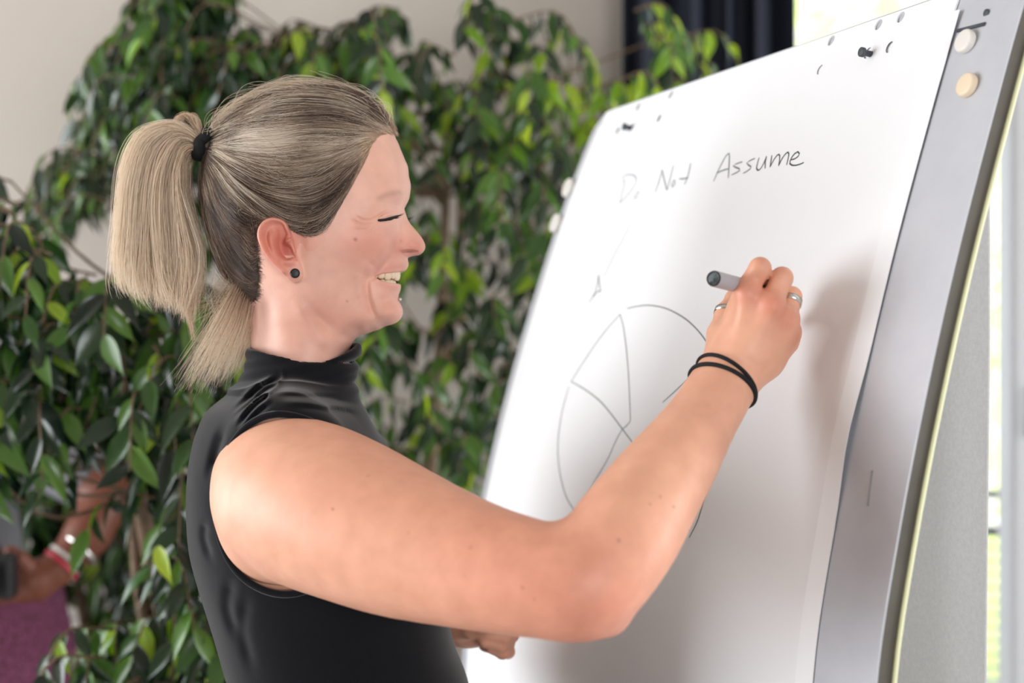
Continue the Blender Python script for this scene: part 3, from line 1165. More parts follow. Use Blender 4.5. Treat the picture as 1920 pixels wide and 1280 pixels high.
# sculpted detail on the cheek, eye, mouth and jaw
D = np.zeros_like(QH)
stroke(D, [(746, 446, 44), (741, 460, 50), (733, 476, 58), (722, 490, 64), (709, 504, 68), (699, 518, 68)], -6.5, 3.6)
stroke(D, [(733, 444, 64), (726, 462, 72), (713, 480, 77), (698, 497, 80)], 6.5, 8.5)
stroke(D, [(688, 512, 75), (685, 530, 76), (686, 550, 74), (692, 575, 70), (704, 598, 60)], -5.2, 4.2)
stroke(D, [(676, 510, 84), (675, 535, 84), (678, 560, 80)], 3.4, 6)
stroke(D, [(700, 522, 66), (699, 540, 66), (703, 560, 64), (712, 580, 56)], 3.8, 4)
stroke(D, [(703, 517, 64), (699, 521, 66)], -3.5, 3.5, False)
stroke(D, [(722, 398, 80), (706, 408, 96), (690, 413, 106), (676, 411, 112), (668, 405, 115)], -3.2, 1.7)
stroke(D, [(708, 413, 96), (692, 417, 106), (674, 418, 113), (660, 412, 117)], -3.6, 1.7)
stroke(D, [(706, 417, 97), (694, 423, 104), (676, 427, 111), (662, 426, 115)], -2.4, 1.6)
stroke(D, [(712, 424, 92), (700, 426, 98), (688, 436, 105)], -2.4, 1.6)
stroke(D, [(718, 428, 88), (706, 432, 95), (698, 442, 100)], -2.0, 1.6)
stroke(D, [(742, 395, 50), (735, 395, 62), (726, 396.5, 76), (714, 402, 90), (706, 408, 98)], -3.4, 1.7)
stroke(D, [(739, 401, 60), (728, 403, 76), (717, 407, 88)], 3.0, 2.8)
stroke(D, [(742, 413, 54), (730, 418, 72), (716, 421, 88)], 1.8, 4.5)
stroke(D, [(744, 424, 48), (731, 430, 70), (718, 432, 85)], -1.8, 3.0)
stroke(D, [(748, 403, 36), (738, 407, 60), (726, 411, 80), (710, 414, 96)], -3.0, 1.6)
stroke(D, [(752, 360, 50), (732, 362, 76), (708, 374, 98), (690, 388, 108)], 3.0, 8)
stroke(D, [(748, 388, 38), (742, 386, 52)], -5.0, 7, False)
stroke(D, [(742, 558, 26), (726, 562, 44), (712, 566, 56)], -3.0, 6)
stroke(D, [(738, 586, 36), (722, 588, 48)], 3.5, 11, False)
stroke(D, [(712, 622, 20), (690, 628, 36), (655, 630, 60), (622, 620, 84), (596, 598, 98), (578, 572, 106)], -3.0, 12)
stroke(D, [(700, 606, 45), (660, 604, 72), (620, 590, 92), (595, 568, 104)], 1.5, 11)
stroke(D, [(548, 560, 108), (585, 605, 96), (622, 655, 70), (640, 700, 45)], 5.0, 10)
stroke(D, [(700, 440, 98), (668, 446, 114)], 3.0, 14, False)
stroke(D, [(565, 440, 132), (562, 490, 126)], -3.0, 6)
w_ = np.sqrt(np.maximum(QH, 0))
D *= 1.35
QH2 = QH + 2 * w_ * D * np.clip(w_ / 15, 0, 1)
gA_, gB_ = np.gradient(QH2)
GH = np.sqrt(gA_ ** 2 + gB_ ** 2)

# nose
NOSEF = [(757, 372), (756, 383), (758, 392), (761, 402), (765, 412), (772, 423), (781, 433), (789, 443), (795, 453), (797.5, 462), (795, 470), (789, 476), (778, 479), (766, 482)]
NF = feats([(u, v, 0) for u, v in NOSEF])
NI = [(748, 385, 10), (750, 395, 15), (748, 405, 24), (757, 410, 15), (753, 420, 24), (766, 424, 14), (760, 432, 24), (777, 440, 14), (769, 444, 22), (789, 458, 13), (782, 460, 19), (774, 462, 21), (765, 463, 26), (757, 464, 33), (750, 464, 36), (745, 458, 38), (748, 440, 34), (742, 430, 38), (738, 415, 38),
      (738, 450, 40), (738, 465, 38), (745, 474, 30), (756, 476, 26), (768, 474, 18), (780, 472, 15), (740, 395, 22), (742, 482, 18), (755, 484, 10)]
NE = []
for i in range(1, len(NF) - 1):
    tan = NF[i + 1] - NF[i - 1]
    nr = np.array([-tan[1], tan[0]])
    nr /= np.linalg.norm(nr)
    if nr[0] < 0 and i < 10:
        nr = -nr
    if i >= 10 and nr[1] < 0:
        nr = -nr
    NE.append(NF[i] + nr * 14)
NE += [np.array([748, 495.0]), np.array([735, 497.0])]
ipn = np.array([feat(*q) for q in NI])
QN = tps(np.concatenate([NF, NE, ipn]), np.concatenate([np.zeros(len(NF)), -330 * np.ones(len(NE)), np.array([q[2] ** 2 for q in NI])]), 1e-3)
QN = blur(QN, 1.0)
DN = np.zeros_like(QN)
stroke(DN, [(752, 449, 34), (743, 456, 38), (741, 466, 38), (747, 475, 33)], -6.5, 2.4)
stroke(DN, [(757, 458, 32), (750, 466, 36)], 3.0, 5, False)
stroke(DN, [(770, 452, 22), (764, 460, 26), (768, 467, 22)], -1.8, 3.5)
wn = np.sqrt(np.maximum(QN, 0))
QN2 = QN + 2 * wn * DN
nA, nB = np.gradient(QN2)
GN = np.sqrt(nA ** 2 + nB ** 2)

# mouth opening
MO = feats([(701, 519, 66), (708, 515.5, 58), (718, 512.5, 50), (732, 511, 40), (745, 509.5, 26), (754, 508.5, 10), (775, 507, 0), (778, 526, 0), (762, 531, 0), (752, 531, 14), (741, 531, 28), (728, 529.5, 42), (716, 526.5, 52), (707, 522.5, 60)])
SDM = poly_sd(MO)

# ear
EARP = feats([(u, v, 150) for u, v in [(513, 407), (526, 409), (536, 416), (541, 428), (546, 445), (549, 462), (553, 478), (559, 492), (562, 505), (562, 517), (556, 526), (546, 529), (537.5, 525), (530, 516), (523, 506), (512, 497), (502.5, 486), (495, 472.5), (488, 457.5), (484, 443), (486, 428), (494, 416), (503, 409)]])
EARP = spline(np.concatenate([EARP, EARP[:1]]), 70)[:-1]
SDEAR = poly_sd(EARP)
ER = np.zeros_like(QH)


def es(pts, amp, sig, taper=True):
    stroke(ER, [(u, v, 152) for u, v in pts], amp, sig, taper)


es([(531, 447), (537, 434), (533, 420), (524, 413), (512, 411), (500, 416), (492, 426), (489, 442), (493, 458), (500, 472), (509, 486), (519, 497), (528, 508)], 10, 4.0, False)
es([(512, 432), (509, 450), (512, 466), (519, 480), (527, 489)], 6.5, 5.5)
es([(500, 432), (498, 448), (503, 464), (510, 478)], -3.0, 3.0)
es([(527, 424), (528, 432)], -6, 4.5, False)
es([(531, 440), (527, 450), (524, 462), (528, 472), (536, 476)], -14, 5.0, False)
es([(538, 466), (535, 474)], -12, 5.0, False)
es([(545, 478), (550, 484)], -5, 2.5, False)
es([(526, 457), (536, 452), (543, 448)], 6, 2.5, False)
es([(544, 462), (549, 470)], 7, 4.5, False)
es([(534, 490), (543, 489)], 5, 5, False)
es([(546, 514), (549, 516)], 5, 9, False)
for_ear = blur(ER, 0.8) * 1.35


def ear_mid(A, B):
    return 134 + np.clip(578 - A, 0, 110) * 0.30 - np.clip(B - 470, 0, 90) * 0.22


def f_head(p):
    A, B, c = to_loc(p)
    ca = np.abs(c)
    q = look(QH2, A, B)
    f = (ca * ca - q) / np.sqrt(4 * ca * ca + look(GH, A, B) ** 2 + 600)
    # nose
    m_ = (A > 715) & (B > 355) & (B < 505) & (ca < 75)
    if m_.any():
        qn = look(QN2, A[m_], B[m_])
        cn = ca[m_]
        fn = (cn * cn - qn) / np.sqrt(4 * cn * cn + look(GN, A[m_], B[m_]) ** 2 + 200)
        fn = np.maximum(fn, 724 - A[m_])
        fn = smax(fn, (cn - 42), 4)
        f2 = smin(f[m_], fn, 2.2)
        # nostril
        L = np.stack([A[m_], B[m_], cn], 1)
        a_, b_ = feat(757, 470.5, 27), feat(780, 472.5, 14)
        no = rcone(L, np.array([a_[0], a_[1], 26.0]), np.array([b_[0], b_[1], 13.0]), 4.2, 3.2)
        f2 = smax(f2, -no, 1.5)
        f[m_] = f2
    # mouth
    m_ = (A > 690) & (B > 495) & (B < 545) & (ca < 80)
    if m_.any():
        f[m_] = smax(f[m_], -look(SDM, A[m_], B[m_]), 2.5)
    # ears
    m_ = (A > 480) & (A < 625) & (B > 400) & (B < 560) & (ca > 100)
    if m_.any():
        Am, Bm, cm = A[m_], B[m_], ca[m_]
        sd = look(SDEAR, Am, Bm)
        rel = look(for_ear, Am, Bm)
        ce = ear_mid(Am, Bm)
        top = cm - (ce + 4 + rel)
        bot = (ce - 7 - 45 * np.clip((Am - 522) / 30, 0, 1)) - cm
        fe = smax(smax(top, bot, 3), sd, 5) * 0.8
        f[m_] = smin(f[m_], fe, 3.0)
    return f / HS


lo = to_w(325, 785, 205)
hi = to_w(835, 130, -205)
lo_, hi_ = np.minimum(lo, hi), np.maximum(lo, hi)
HV, HQ = mesh_sdf(f_head, lo_, hi_, 0.00115, 2.8)

BASE = np.array(srgb(240, 190, 172))


def paint(C, wgt, col):
    return C + wgt[:, None] * (np.array(col) - C)


A, B, c = to_loc(HV)
HC = np.tile(BASE, (len(HV), 1))


def gz(u, v, cc, su, sv):
    a, b = feat(u, v, cc)
    return np.exp(-((A - a) / su) ** 2 - ((B - b) / sv) ** 2)


ROSE = srgb(214, 128, 112)
HC = paint(HC, 0.45 * gz(690, 460, 100, 60, 40), ROSE)
HC = paint(HC, 0.5 * gz(778, 462, 10, 22, 18), ROSE)
HC = paint(HC, 0.3 * gz(748, 470, 36, 12, 12), srgb(196, 96, 84))
HC = paint(HC, 0.75 * gz(515, 460, 160, 50, 70) * (np.abs(c) > 128), srgb(222, 120, 98))
HC = paint(HC, 0.65 * gz(533, 462, 150, 10, 22) * (np.abs(c) > 128), srgb(170, 70, 60))  # shade of the ear hollow painted in darker red
HC = paint(HC, 0.35 * gz(600, 600, 90, 80, 50), srgb(214, 138, 120))
HC = paint(HC, 0.3 * gz(735, 580, 30, 25, 20), ROSE)
G0 = np.zeros_like(QH)
stroke(G0, [(702, 517, 62), (716, 508, 52), (735, 503, 38), (752, 500, 18), (764, 497, 0)], 1.0, 4.5)
stroke(G0, [(706, 527, 60), (720, 535, 50), (738, 538, 32), (750, 538, 10)], 1.0, 5.0)
HC = paint(HC, np.clip(0.34 * look(G0, A, B), 0, 0.4), srgb(206, 118, 116))
G0 = np.zeros_like(QH)
stroke(G0, [(756, 361, 48), (742, 362, 66), (724, 366, 84), (706, 376, 98)], 1.0, 4.0)
HC = paint(HC, 0.32 * np.clip(look(G0, A, B), 0, 1), srgb(132, 92, 70))
HC = paint(HC, 0.8 * gz(667, 449, 114, 3.0, 3.0), srgb(170, 84, 66))
HC = paint(HC, 0.5 * gz(652, 565, 80, 2.2, 2.2), srgb(150, 90, 70))
HC = paint(HC, 0.75 * gz(768, 471.5, 20, 12, 2.6), srgb(120, 44, 40))  # nostril shade painted in dark red
inm = np.clip(-look(SDM, A, B) / 2.0, 0, 1) * (np.abs(c) < 75) * (A > 690)
HC = paint(HC, 0.9 * inm, srgb(96, 30, 28))

# ------------------------------------------------------------------ the woman: body
def R_(r, Y):
    return r * Y / F


def chain(p, pts, k, k2=None):
    """pts: (u, v, depth, radius in pixels) joints of a limb -> distance to the tapered, blended limb"""
    f = None
    P = [(px(u, v, Y), R_(r, Y)) for u, v, Y, r in pts]
    for (a, ra), (b, rb) in zip(P[:-1], P[1:]):
        d = rcone(p, a, b, ra, rb)
        f = d if f is None else smin(f, d, k)
    return f


ROWS = [  # v, back, front, half width in metres
    (738, 440, 640, 0.060), (765, 400, 668, 0.096), (800, 383, 692, 0.125), (850, 372, 728, 0.146), (900, 367, 765, 0.155), (960, 366, 805, 0.158), (1020, 370, 832, 0.156),
    (1080, 384, 842, 0.150), (1160, 408, 838, 0.142), (1220, 425, 850, 0.140), (1290, 443, 876, 0.143), (1400, 440, 890, 0.158), (1520, 430, 880, 0.172), (1650, 430, 860, 0.176)]
TY = 1.275
_rz = np.array([zpx(r[0], TY) for r in ROWS])
_rb = np.array([(r[1] - CX) / F * TY for r in ROWS])
_rf = np.array([(r[2] - CX) / F * TY for r in ROWS])
_rw = np.array([r[3] for r in ROWS])


def f_torso(p):
    z = p[:, 2]
    b, f_, w2 = hermite(z, _rz, _rb), hermite(z, _rz, _rf), hermite(z, _rz, _rw)
    cx_, ad = (b + f_) / 2, (f_ - b) / 2
    X, Yv = (p[:, 0] - cx_) / ad, (p[:, 1] - (TY + 0.005)) / w2
    k = (np.abs(X) ** 2.3 + np.abs(Yv) ** 2.3) ** (1 / 2.3)
    d = (k - 1) * np.minimum(ad, w2)
    d = np.maximum(d, z - _rz.max())
    d = np.maximum(d, _rz.min() - z)
    d = smin(d, rcone(p, px(545, 815, 1.275), px(540, 838, 1.165), 0.052, 0.046), 0.03)
    d = smin(d, rcone(p, px(552, 815, 1.275), px(565, 838, 1.40), 0.052, 0.050), 0.03)
    return d


ARM = [(548, 932, 1.140, 150), (650, 972, 1.10, 143), (760, 1018, 1.065, 130), (900, 1062, 1.025, 108), (1010, 1086, 1.0, 95), (1085, 1098, 0.99, 86)]
FORE = [(1085, 1098, 0.99, 84), (1118, 1075, 0.995, 92), (1172, 1000, 1.01, 95), (1225, 920, 1.035, 83), (1275, 850, 1.06, 71), (1325, 772, 1.095, 58), (1358, 718, 1.115, 53)]


def f_hand(p):
    W = (1360, 712, 1.115)
    f = chain(p, [(*W, 50), (1378, 655, 1.125, 46), (1398, 585, 1.125, 33), (1399, 545, 1.112, 24)], 0.008)
    f = smin(f, chain(p, [(*W, 50), (1400, 655, 1.122, 46), (1432, 600, 1.115, 33), (1447, 567, 1.105, 25)], 0.008), 0.010)
    f = smin(f, chain(p, [(1372, 712, 1.12, 45), (1420, 660, 1.125, 44), (1460, 618, 1.12, 31), (1474, 596, 1.115, 24)], 0.008), 0.010)
    f = smin(f, chain(p, [(1385, 705, 1.125, 38), (1430, 668, 1.135, 40), (1468, 635, 1.135, 28), (1478, 622, 1.13, 22)], 0.008), 0.010)
    fing = [
        [(1399, 545, 1.112, 22), (1425, 503, 1.105, 20), (1426, 520, 1.145, 18), (1418, 545, 1.165, 15)],
        [(1447, 567, 1.105, 22), (1466, 521, 1.108, 20), (1458, 532, 1.148, 19), (1440, 552, 1.165, 16)],
        [(1474, 596, 1.115, 22), (1484, 556, 1.125, 18.5), (1475, 562, 1.155, 17), (1458, 575, 1.165, 15)],
        [(1478, 622, 1.13, 21), (1482, 596, 1.15, 16.5), (1468, 592, 1.17, 15), (1452, 600, 1.175, 13.5)]]
    for i, ch_ in enumerate(fing):
        f = smin(f, chain(p, ch_, 0.003), 0.0022)
    # knuckles
    for (u, v, Y, r) in ((1401, 543, 1.106, 17), (1449, 566, 1.099, 17), (1476, 596, 1.109, 16), (1482, 622, 1.124, 15)):
        f = smin(f, sph(p, px(u, v, Y), R_(r, Y)), 0.006)
    th = chain(p, [(1358, 668, 1.13, 34), (1354, 628, 1.14, 27), (1362, 588, 1.15, 20), (1380, 560, 1.158, 18), (1400, 545, 1.165, 14.5)], 0.005)
    f = smin(f, th, 0.008)
    # tendons
    for a, b in (((1385, 650, 1.100), (1400, 555, 1.096)), ((1408, 655, 1.098), (1446, 578, 1.092)), ((1425, 660, 1.103), (1472, 605, 1.103))):
        f = smin(f, rcone(p, px(*a[:2], a[2] + 0.006), px(*b[:2], b[2] + 0.006), 0.0035, 0.0045), 0.014)
    return f


ARM = [tuple(q) for q in spline(np.array(ARM, float), 17)]
FORE = [tuple(q) for q in spline(np.array(FORE, float), 17)]


def f_arms(p):
    f = chain(p, ARM, 0.012)
    g = chain(p, FORE, 0.010)
    f = smin(f, g, 0.014)
    f = smin(f, rcone(p, px(1070, 1120, 0.99), px(1140, 1154, 1.0), R_(62, 1.0), R_(33, 1.0)), 0.014)
    f = smin(f, sph(p, px(520, 1000, 1.165), R_(98, 1.165)), 0.02)
    f = smin(f, sph(p, px(505, 900, 1.165), R_(98, 1.165)), 0.02)
    f = smin(f, f_hand(p), 0.008)
    return f


def f_left(p):
    f = chain(p, [(590, 870, 1.43, 118), (610, 1000, 1.455, 95), (640, 1180, 1.475, 80), (655, 1235, 1.475, 72)], 0.02)
    f = smin(f, chain(p, [(655, 1235, 1.475, 74), (730, 1215, 1.45, 66), (810, 1180, 1.42, 44), (832, 1168, 1.41, 38)], 0.02), 0.015)
    h = chain(p, [(832, 1168, 1.41, 38), (880, 1172, 1.40, 40), (905, 1180, 1.395, 30)], 0.008)
    for i, ch_ in enumerate([
        [(895, 1158, 1.40, 21), (952, 1164, 1.395, 18), (945, 1176, 1.37, 15), (915, 1178, 1.365, 13)],
        [(903, 1178, 1.40, 20), (957, 1188, 1.395, 16.5), (945, 1194, 1.372, 14), (912, 1190, 1.365, 13)],
        [(905, 1194, 1.40, 18), (950, 1206, 1.395, 14.5), (938, 1209, 1.373, 13), (908, 1202, 1.365, 12)],
        [(912, 1206, 1.405, 16), (952, 1221, 1.40, 13), (942, 1224, 1.38, 11), (918, 1214, 1.372, 10)]]):
        h = smin(h, chain(p, ch_, 0.003), 0.0010)
    h = smin(h, chain(p, [(845, 1175, 1.39, 24), (885, 1178, 1.37, 19), (915, 1172, 1.355, 15)], 0.004), 0.006)
    return smin(f, h, 0.008)


def f_body(p):
    f = f_torso(p) + 0.005
    f = smin(f, f_arms(p), 0.012)
    return smin(f, f_left(p), 0.01)


BV, BQ = mesh_sdf(f_arms, (-0.24, 0.93, 1.24), (0.24, 1.26, 1.60), 0.0016, 1.3, 2)
TV, TQ = mesh_sdf(lambda p: smin(f_torso(p) + 0.005, f_left(p), 0.008), (-0.34, 1.06, 0.99), (0.06, 1.55, 1.50), 0.0025, 1.5, 1)


def limb_color(V):
    Cc = np.tile(np.array(srgb(236, 178, 150)), (len(V), 1))
    U = CX + V[:, 0] / V[:, 1] * F
    Vv = CY - (V[:, 2] - CAMZ) / V[:, 1] * F

    def g2(u, v, Y, s):
        return np.exp(-np.sum((V - px(u, v, Y)) ** 2, 1) / s ** 2)
    for (u, v, Y, s, w3, col) in [(900, 1050, 0.98, 0.07, 0.35, (214, 124, 98)), (1110, 1140, 0.97, 0.05, 0.45, (200, 104, 88)), (1400, 545, 1.10, 0.014, 0.5, (206, 112, 94)), (1447, 567, 1.09, 0.012, 0.5, (202, 100, 84)),
                              (1474, 596, 1.1, 0.012, 0.45, (202, 104, 88)), (1484, 625, 1.12, 0.012, 0.5, (200, 104, 86)), (1427, 487, 1.1, 0.008, 0.35, (214, 130, 116)), (1465, 503, 1.1, 0.008, 0.35, (214, 130, 116)), (930, 1195, 1.38, 0.05, 0.5, (176, 104, 84)), (640, 960, 1.04, 0.07, 0.2, (216, 132, 104))]:
        Cc = paint(Cc, w3 * g2(u, v, Y, s), srgb(*col))
    for (u, v, r) in [(979, 1101, 2.6), (1002, 1123, 2.2), (1160, 1013, 3.0), (1238, 931, 2.8), (1263, 950, 2.4), (1218, 945, 2.2), (882, 1026, 2.2), (624, 954, 2.6), (766, 999, 2.0), (690, 892, 2.0), (870, 1078, 1.8)]:
        front = V[:, 1] < 1.12
        Cc = paint(Cc, 0.6 * np.exp(-((U - u) ** 2 + (Vv - v) ** 2) / (r * r)) * front, srgb(140, 74, 52))
    return Cc


V_all = np.concatenate([HV, BV, TV])
Q_all = np.concatenate([HQ, BQ + len(HV), TQ + len(HV) + len(BV)])
woman = empty('person', tuple(px(600, 1300, TY) * np.array([1, 1, 0])))
tag(woman, 'smiling person in black sleeveless turtleneck with blond ponytail, writing on the flip chart', 'person')
me = np_mesh('body', V_all, Q_all)
color_attr(me, np.concatenate([HC, limb_color(BV), limb_color(TV)]))
body = link('body', me, M['skin'], woman)

# shirt
AH = [(520, 772), (478, 790), (444, 826), (420, 876), (408, 935), (412, 985), (428, 1035), (458, 1074), (500, 1098), (545, 1106), (592, 1094), (640, 1060), (680, 1010), (705, 950), (705, 900), (680, 862), (645, 825), (605, 796), (565, 778)]
AHm = spline(np.array(AH + AH[:1], float), 90)[:-1]
YA = 1.15
AHX = (AHm[:, 0] - CX) / F * YA
AHZ = CAMZ - (AHm[:, 1] - CY) / F * YA
gx2 = np.linspace(-0.34, 0.0, 341)
gz2 = np.linspace(1.20, 1.50, 301)
GX2, GZ2 = np.meshgrid(gx2, gz2, indexing='ij')
SDA = poly_sd(np.stack([AHX, AHZ], 1), GX2, GZ2)


def look2(g, x, z):
    i_ = np.clip((x + 0.34) * 1000, 0, 339.999)
    j_ = np.clip((z - 1.20) * 1000, 0, 299.999)
    i, j = i_.astype(int), j_.astype(int)
    fx, fz = i_ - i, j_ - j
    return g[i, j] * (1 - fx) * (1 - fz) + g[i + 1, j] * fx * (1 - fz) + g[i, j + 1] * (1 - fx) * fz + g[i + 1, j + 1] * fx * fz


# folds of the jersey, sculpted on the near side (picture points -> plane at the shoulder)
FOLD = np.zeros_like(GX2)


def fold(pts, amp, sig):
    P = np.array([((u - CX) / F * YA, CAMZ - (v - CY) / F * YA) for u, v in pts])
    P = spline(P, 14) if len(P) > 2 else np.linspace(P[0], P[-1], 8)
    best = np.full(GX2.shape, 1e9)
    tt = np.zeros(GX2.shape)
    for i in range(len(P) - 1):
        e = P[i + 1] - P[i]
        t = np.clip(((GX2 - P[i][0]) * e[0] + (GZ2 - P[i][1]) * e[1]) / (e @ e), 0, 1)
        d = (GX2 - P[i][0] - t * e[0]) ** 2 + (GZ2 - P[i][1] - t * e[1]) ** 2
        mm = d < best
        best = np.where(mm, d, best)
        tt = np.where(mm, (i + t) / (len(P) - 1), tt)
    FOLD[...] += amp * np.exp(-best / (2 * sig * sig)) * np.clip(np.minimum(tt, 1 - tt) * 4 + 0.2, 0, 1)


for pts, a_, s_ in [
    ([(502, 722), (470, 742), (436, 780)], -0.0034, 0.0016), ([(503, 731), (474, 752), (444, 788)], 0.0024, 0.0016), ([(504, 740), (478, 762), (450, 798)], -0.0034, 0.0016), ([(506, 748), (484, 767), (458, 798)], 0.0022, 0.0015), ([(509, 757), (490, 772), (464, 796)], -0.0030, 0.0015), ([(495, 712), (460, 734), (425, 772)], -0.0028, 0.0018), ([(490, 704), (455, 726), (420, 760)], 0.0020, 0.0020), ([(502, 690), (503, 725), (506, 765)], 0.0014, 0.0012),
    ([(520, 742), (570, 747), (640, 766)], -0.0026, 0.0018), ([(540, 752), (590, 757), (640, 776)], 0.0018, 0.0018), ([(560, 760), (605, 768), (650, 790)], -0.0022, 0.0018), ([(420, 806), (408, 850), (402, 880)], -0.0030, 0.0026),
    ([(410, 800), (398, 850), (392, 900)], -0.002, 0.003), ([(440, 1080), (425, 1140), (440, 1200)], -0.0025, 0.004), ([(470, 1110), (455, 1180), (470, 1260)], -0.002, 0.004), ([(385, 980), (380, 1010), (395, 1050)], -0.002, 0.003)]:
    fold(pts, a_, s_)

col_c = px(568, 700, TY)


def f_shirt(p):
    near = np.clip((TY - p[:, 1]) / 0.05, 0, 1)
    f = f_torso(p) - 0.0005 - look2(FOLD, p[:, 0], p[:, 2]) * near
    # collar
    zc = p[:, 2]
    s = (zc - zpx(760, TY)) / (zpx(650, TY) - zpx(760, TY))           # 0 at its foot, 1 at its rim
    cx_ = (552 + 17 * np.clip(s, -0.3, 1.2) - CX) / F * TY
    ra, rb = 0.0505 + 0.006 * np.clip(0.5 - s, 0, 1), 0.0505 + 0.006 * np.clip(0.5 - s, 0, 1)
    X, Yv = (p[:, 0] - cx_), (p[:, 1] - TY - 0.004)
    ang = np.arctan2(-Yv, X)
    rr = np.sqrt((X / ra) ** 2 + (Yv / rb) ** 2)
    wav = (0.62 + 0.38 * np.cos(ang)) * 0.0052 * (np.abs(np.sin(s * 8.6 + 0.30 * np.sin(ang * 2 + 0.4) - 0.35)) ** 0.85 - 0.6) + 0.0005 * np.sin(s * 31 + ang * 4)
    fc = (rr - 1) * 0.0505 - wav
    ztop_ = zpx(650, TY) - np.clip(-Yv, 0, 1) * (0.05 + 3.2 * np.clip(X + 0.05, 0, 0.1)) + 0.004 * np.exp(-((X - 0.045) / 0.012) ** 2)
    fc = smax(fc, zc - ztop_, 0.004)
    fc = np.maximum(fc, zpx(775, TY) - zc)
    inner = (rr - 1) * 0.0505 + 0.0045
    fc = smax(fc, -np.maximum(inner, -(zc - zpx(705, TY))), 0.003)
    f = smin(f, fc, 0.012)
    # armholes: near and far
    cut = np.maximum(look2(SDA, p[:, 0], p[:, 2]), p[:, 1] - 1.20)
    f = smax(f, -cut, 0.0015)
    zh = zpx(1560, TY)
    return np.maximum(f, zh - zc)


SV, SQ = mesh_sdf(f_shirt, (-0.32, 1.06, 0.99), (0.02, 1.50, 1.52), 0.0017, 1.8, 2)
me = np_mesh('sleeveless_top', SV, SQ)
shirt = link('sleeveless_top', me, M['shirt'], woman)
shirt['label'] = 'black ribless jersey turtleneck without sleeves'
# stitched hem round the near armhole
hem = []
for (x, z) in zip(AHX, AHZ):
    ys = np.linspace(1.0, 1.24, 500)
    P = np.stack([np.full(500, x), ys, np.full(500, z)], 1)
    P = P + (P - np.array([0, 0, CAMZ])) * 0
    fv = f_torso(P)
    i = np.argmax(fv < 0) if (fv < 0).any() else -1
    if i > 0:
        hem.append((x, ys[i], z))
hem = np.array(hem)
kk = np.ones(5) / 5
hs = np.stack([np.convolve(np.concatenate([hem[-2:, j], hem[:, j], hem[:2, j]]), kk, 'valid') for j in range(3)], 1)
tube('armhole_hem', hs, 0.0030, M['shirt'], shirt, 8, closed=True)

# trousers and shoes, below the picture
LEGS = [[(-0.055, 1.20, 0.96, 0.105), (-0.05, 1.18, 0.52, 0.065), (-0.06, 1.18, 0.10, 0.05)], [(-0.14, 1.35, 0.96, 0.105), (-0.15, 1.36, 0.52, 0.065), (-0.16, 1.36, 0.10, 0.05)]]


def f_leg(p):
    f = None
    for L in LEGS:
        for a, b in zip(L[:-1], L[1:]):
            d = rcone(p, np.array(a[:3]), np.array(b[:3]), a[3], b[3])
            f = d if f is None else smin(f, d, 0.02)
    hip = ellip(p, np.array([-0.135, 1.275, 0.985]), np.array([0.112, 0.178, 0.12]))
    f = smin(f, hip, 0.04)
    return np.maximum(np.maximum(f, p[:, 2] - 1.035), 0.06 - p[:, 2])


LV_, LQ_ = mesh_sdf(f_leg, (-0.34, 1.0, 0.04), (0.1, 1.56, 1.06), 0.008, 1.4, 1)
link('trousers', np_mesh('trousers', LV_, LQ_), M['trousers'], woman)
for L in LEGS:
    x, y = L[2][0], L[2][1]
    V, Q = tube_vf([(x - 0.07, y, 0.036), (x, y, 0.045), (x + 0.10, y, 0.034), (x + 0.16, y, 0.028)], [0.03, 0.045, 0.042, 0.02], 12)
    V = [(a, b, max(0.0, c_)) for a, b, c_ in V]
    from_py('shoe', V, Q, M['black'], woman)

# ------------------------------------------------------------------ small parts of the woman
# teeth
teeth = None
gum = []
arch = lambda s: (754 - 0.0 - 50 * (s / 55) ** 2, s)
ARC = np.array([(751.5 - 44 * (abs(s) / 52) ** 2.1, s) for s in np.linspace(-60, 60, 241)])
sl = np.concatenate([[0], np.cumsum(np.linalg.norm(np.diff(ARC, axis=0), axis=1))])
sl -= sl[120]
WT = [17, 13.5, 15.5, 14, 14, 18]


def tooth(s0, wdt, vtop, hgt, thick, parent, tip=0.35, inset=0.0):
    sm_ = s0 + wdt / 2
    a0 = np.interp(sm_, sl, ARC[:, 0])
    c0 = np.interp(sm_, sl, ARC[:, 1])
    a1, c1 = np.interp(sm_ + 1, sl, ARC[:, 0]), np.interp(sm_ + 1, sl, ARC[:, 1])
    tx = np.array([a1 - a0, c1 - c0])
    tx /= np.linalg.norm(tx)
    nx = np.array([tx[1], -tx[0]])
    if nx[0] < 0:
        nx = -nx
    V, Q = [], []
    n = 12
    for (h_, sc, bul) in ((0, 0.82, 0.75), (0.2, 0.93, 0.95), (0.5, 1.0, 1.0), (0.75, 0.97, 0.85), (0.9, 0.85, 0.6), (1.0, 0.55, 0.3)):
        for k in range(n):
            a = 2 * math.pi * k / n
            x_ = np.sign(math.cos(a)) * abs(math.cos(a)) ** 0.75 * wdt / 2 * sc * 0.97
            y_ = np.sign(math.sin(a)) * abs(math.sin(a)) ** 0.75 * thick / 2 * bul
            q2 = np.array([a0, c0]) + tx * x_ + nx * (y_ - thick / 2 - inset)
            V.append(to_w(q2[0], vtop + hgt * h_, q2[1]))
    for i in range(5):
        for k in range(n):
            Q.append((i * n + k, i * n + (k + 1) % n, (i + 1) * n + (k + 1) % n, (i + 1) * n + k))
    Q.append(tuple(range(n - 1, -1, -1)))
    Q.append(tuple(5 * n + k for k in range(n)))
    return V, Q


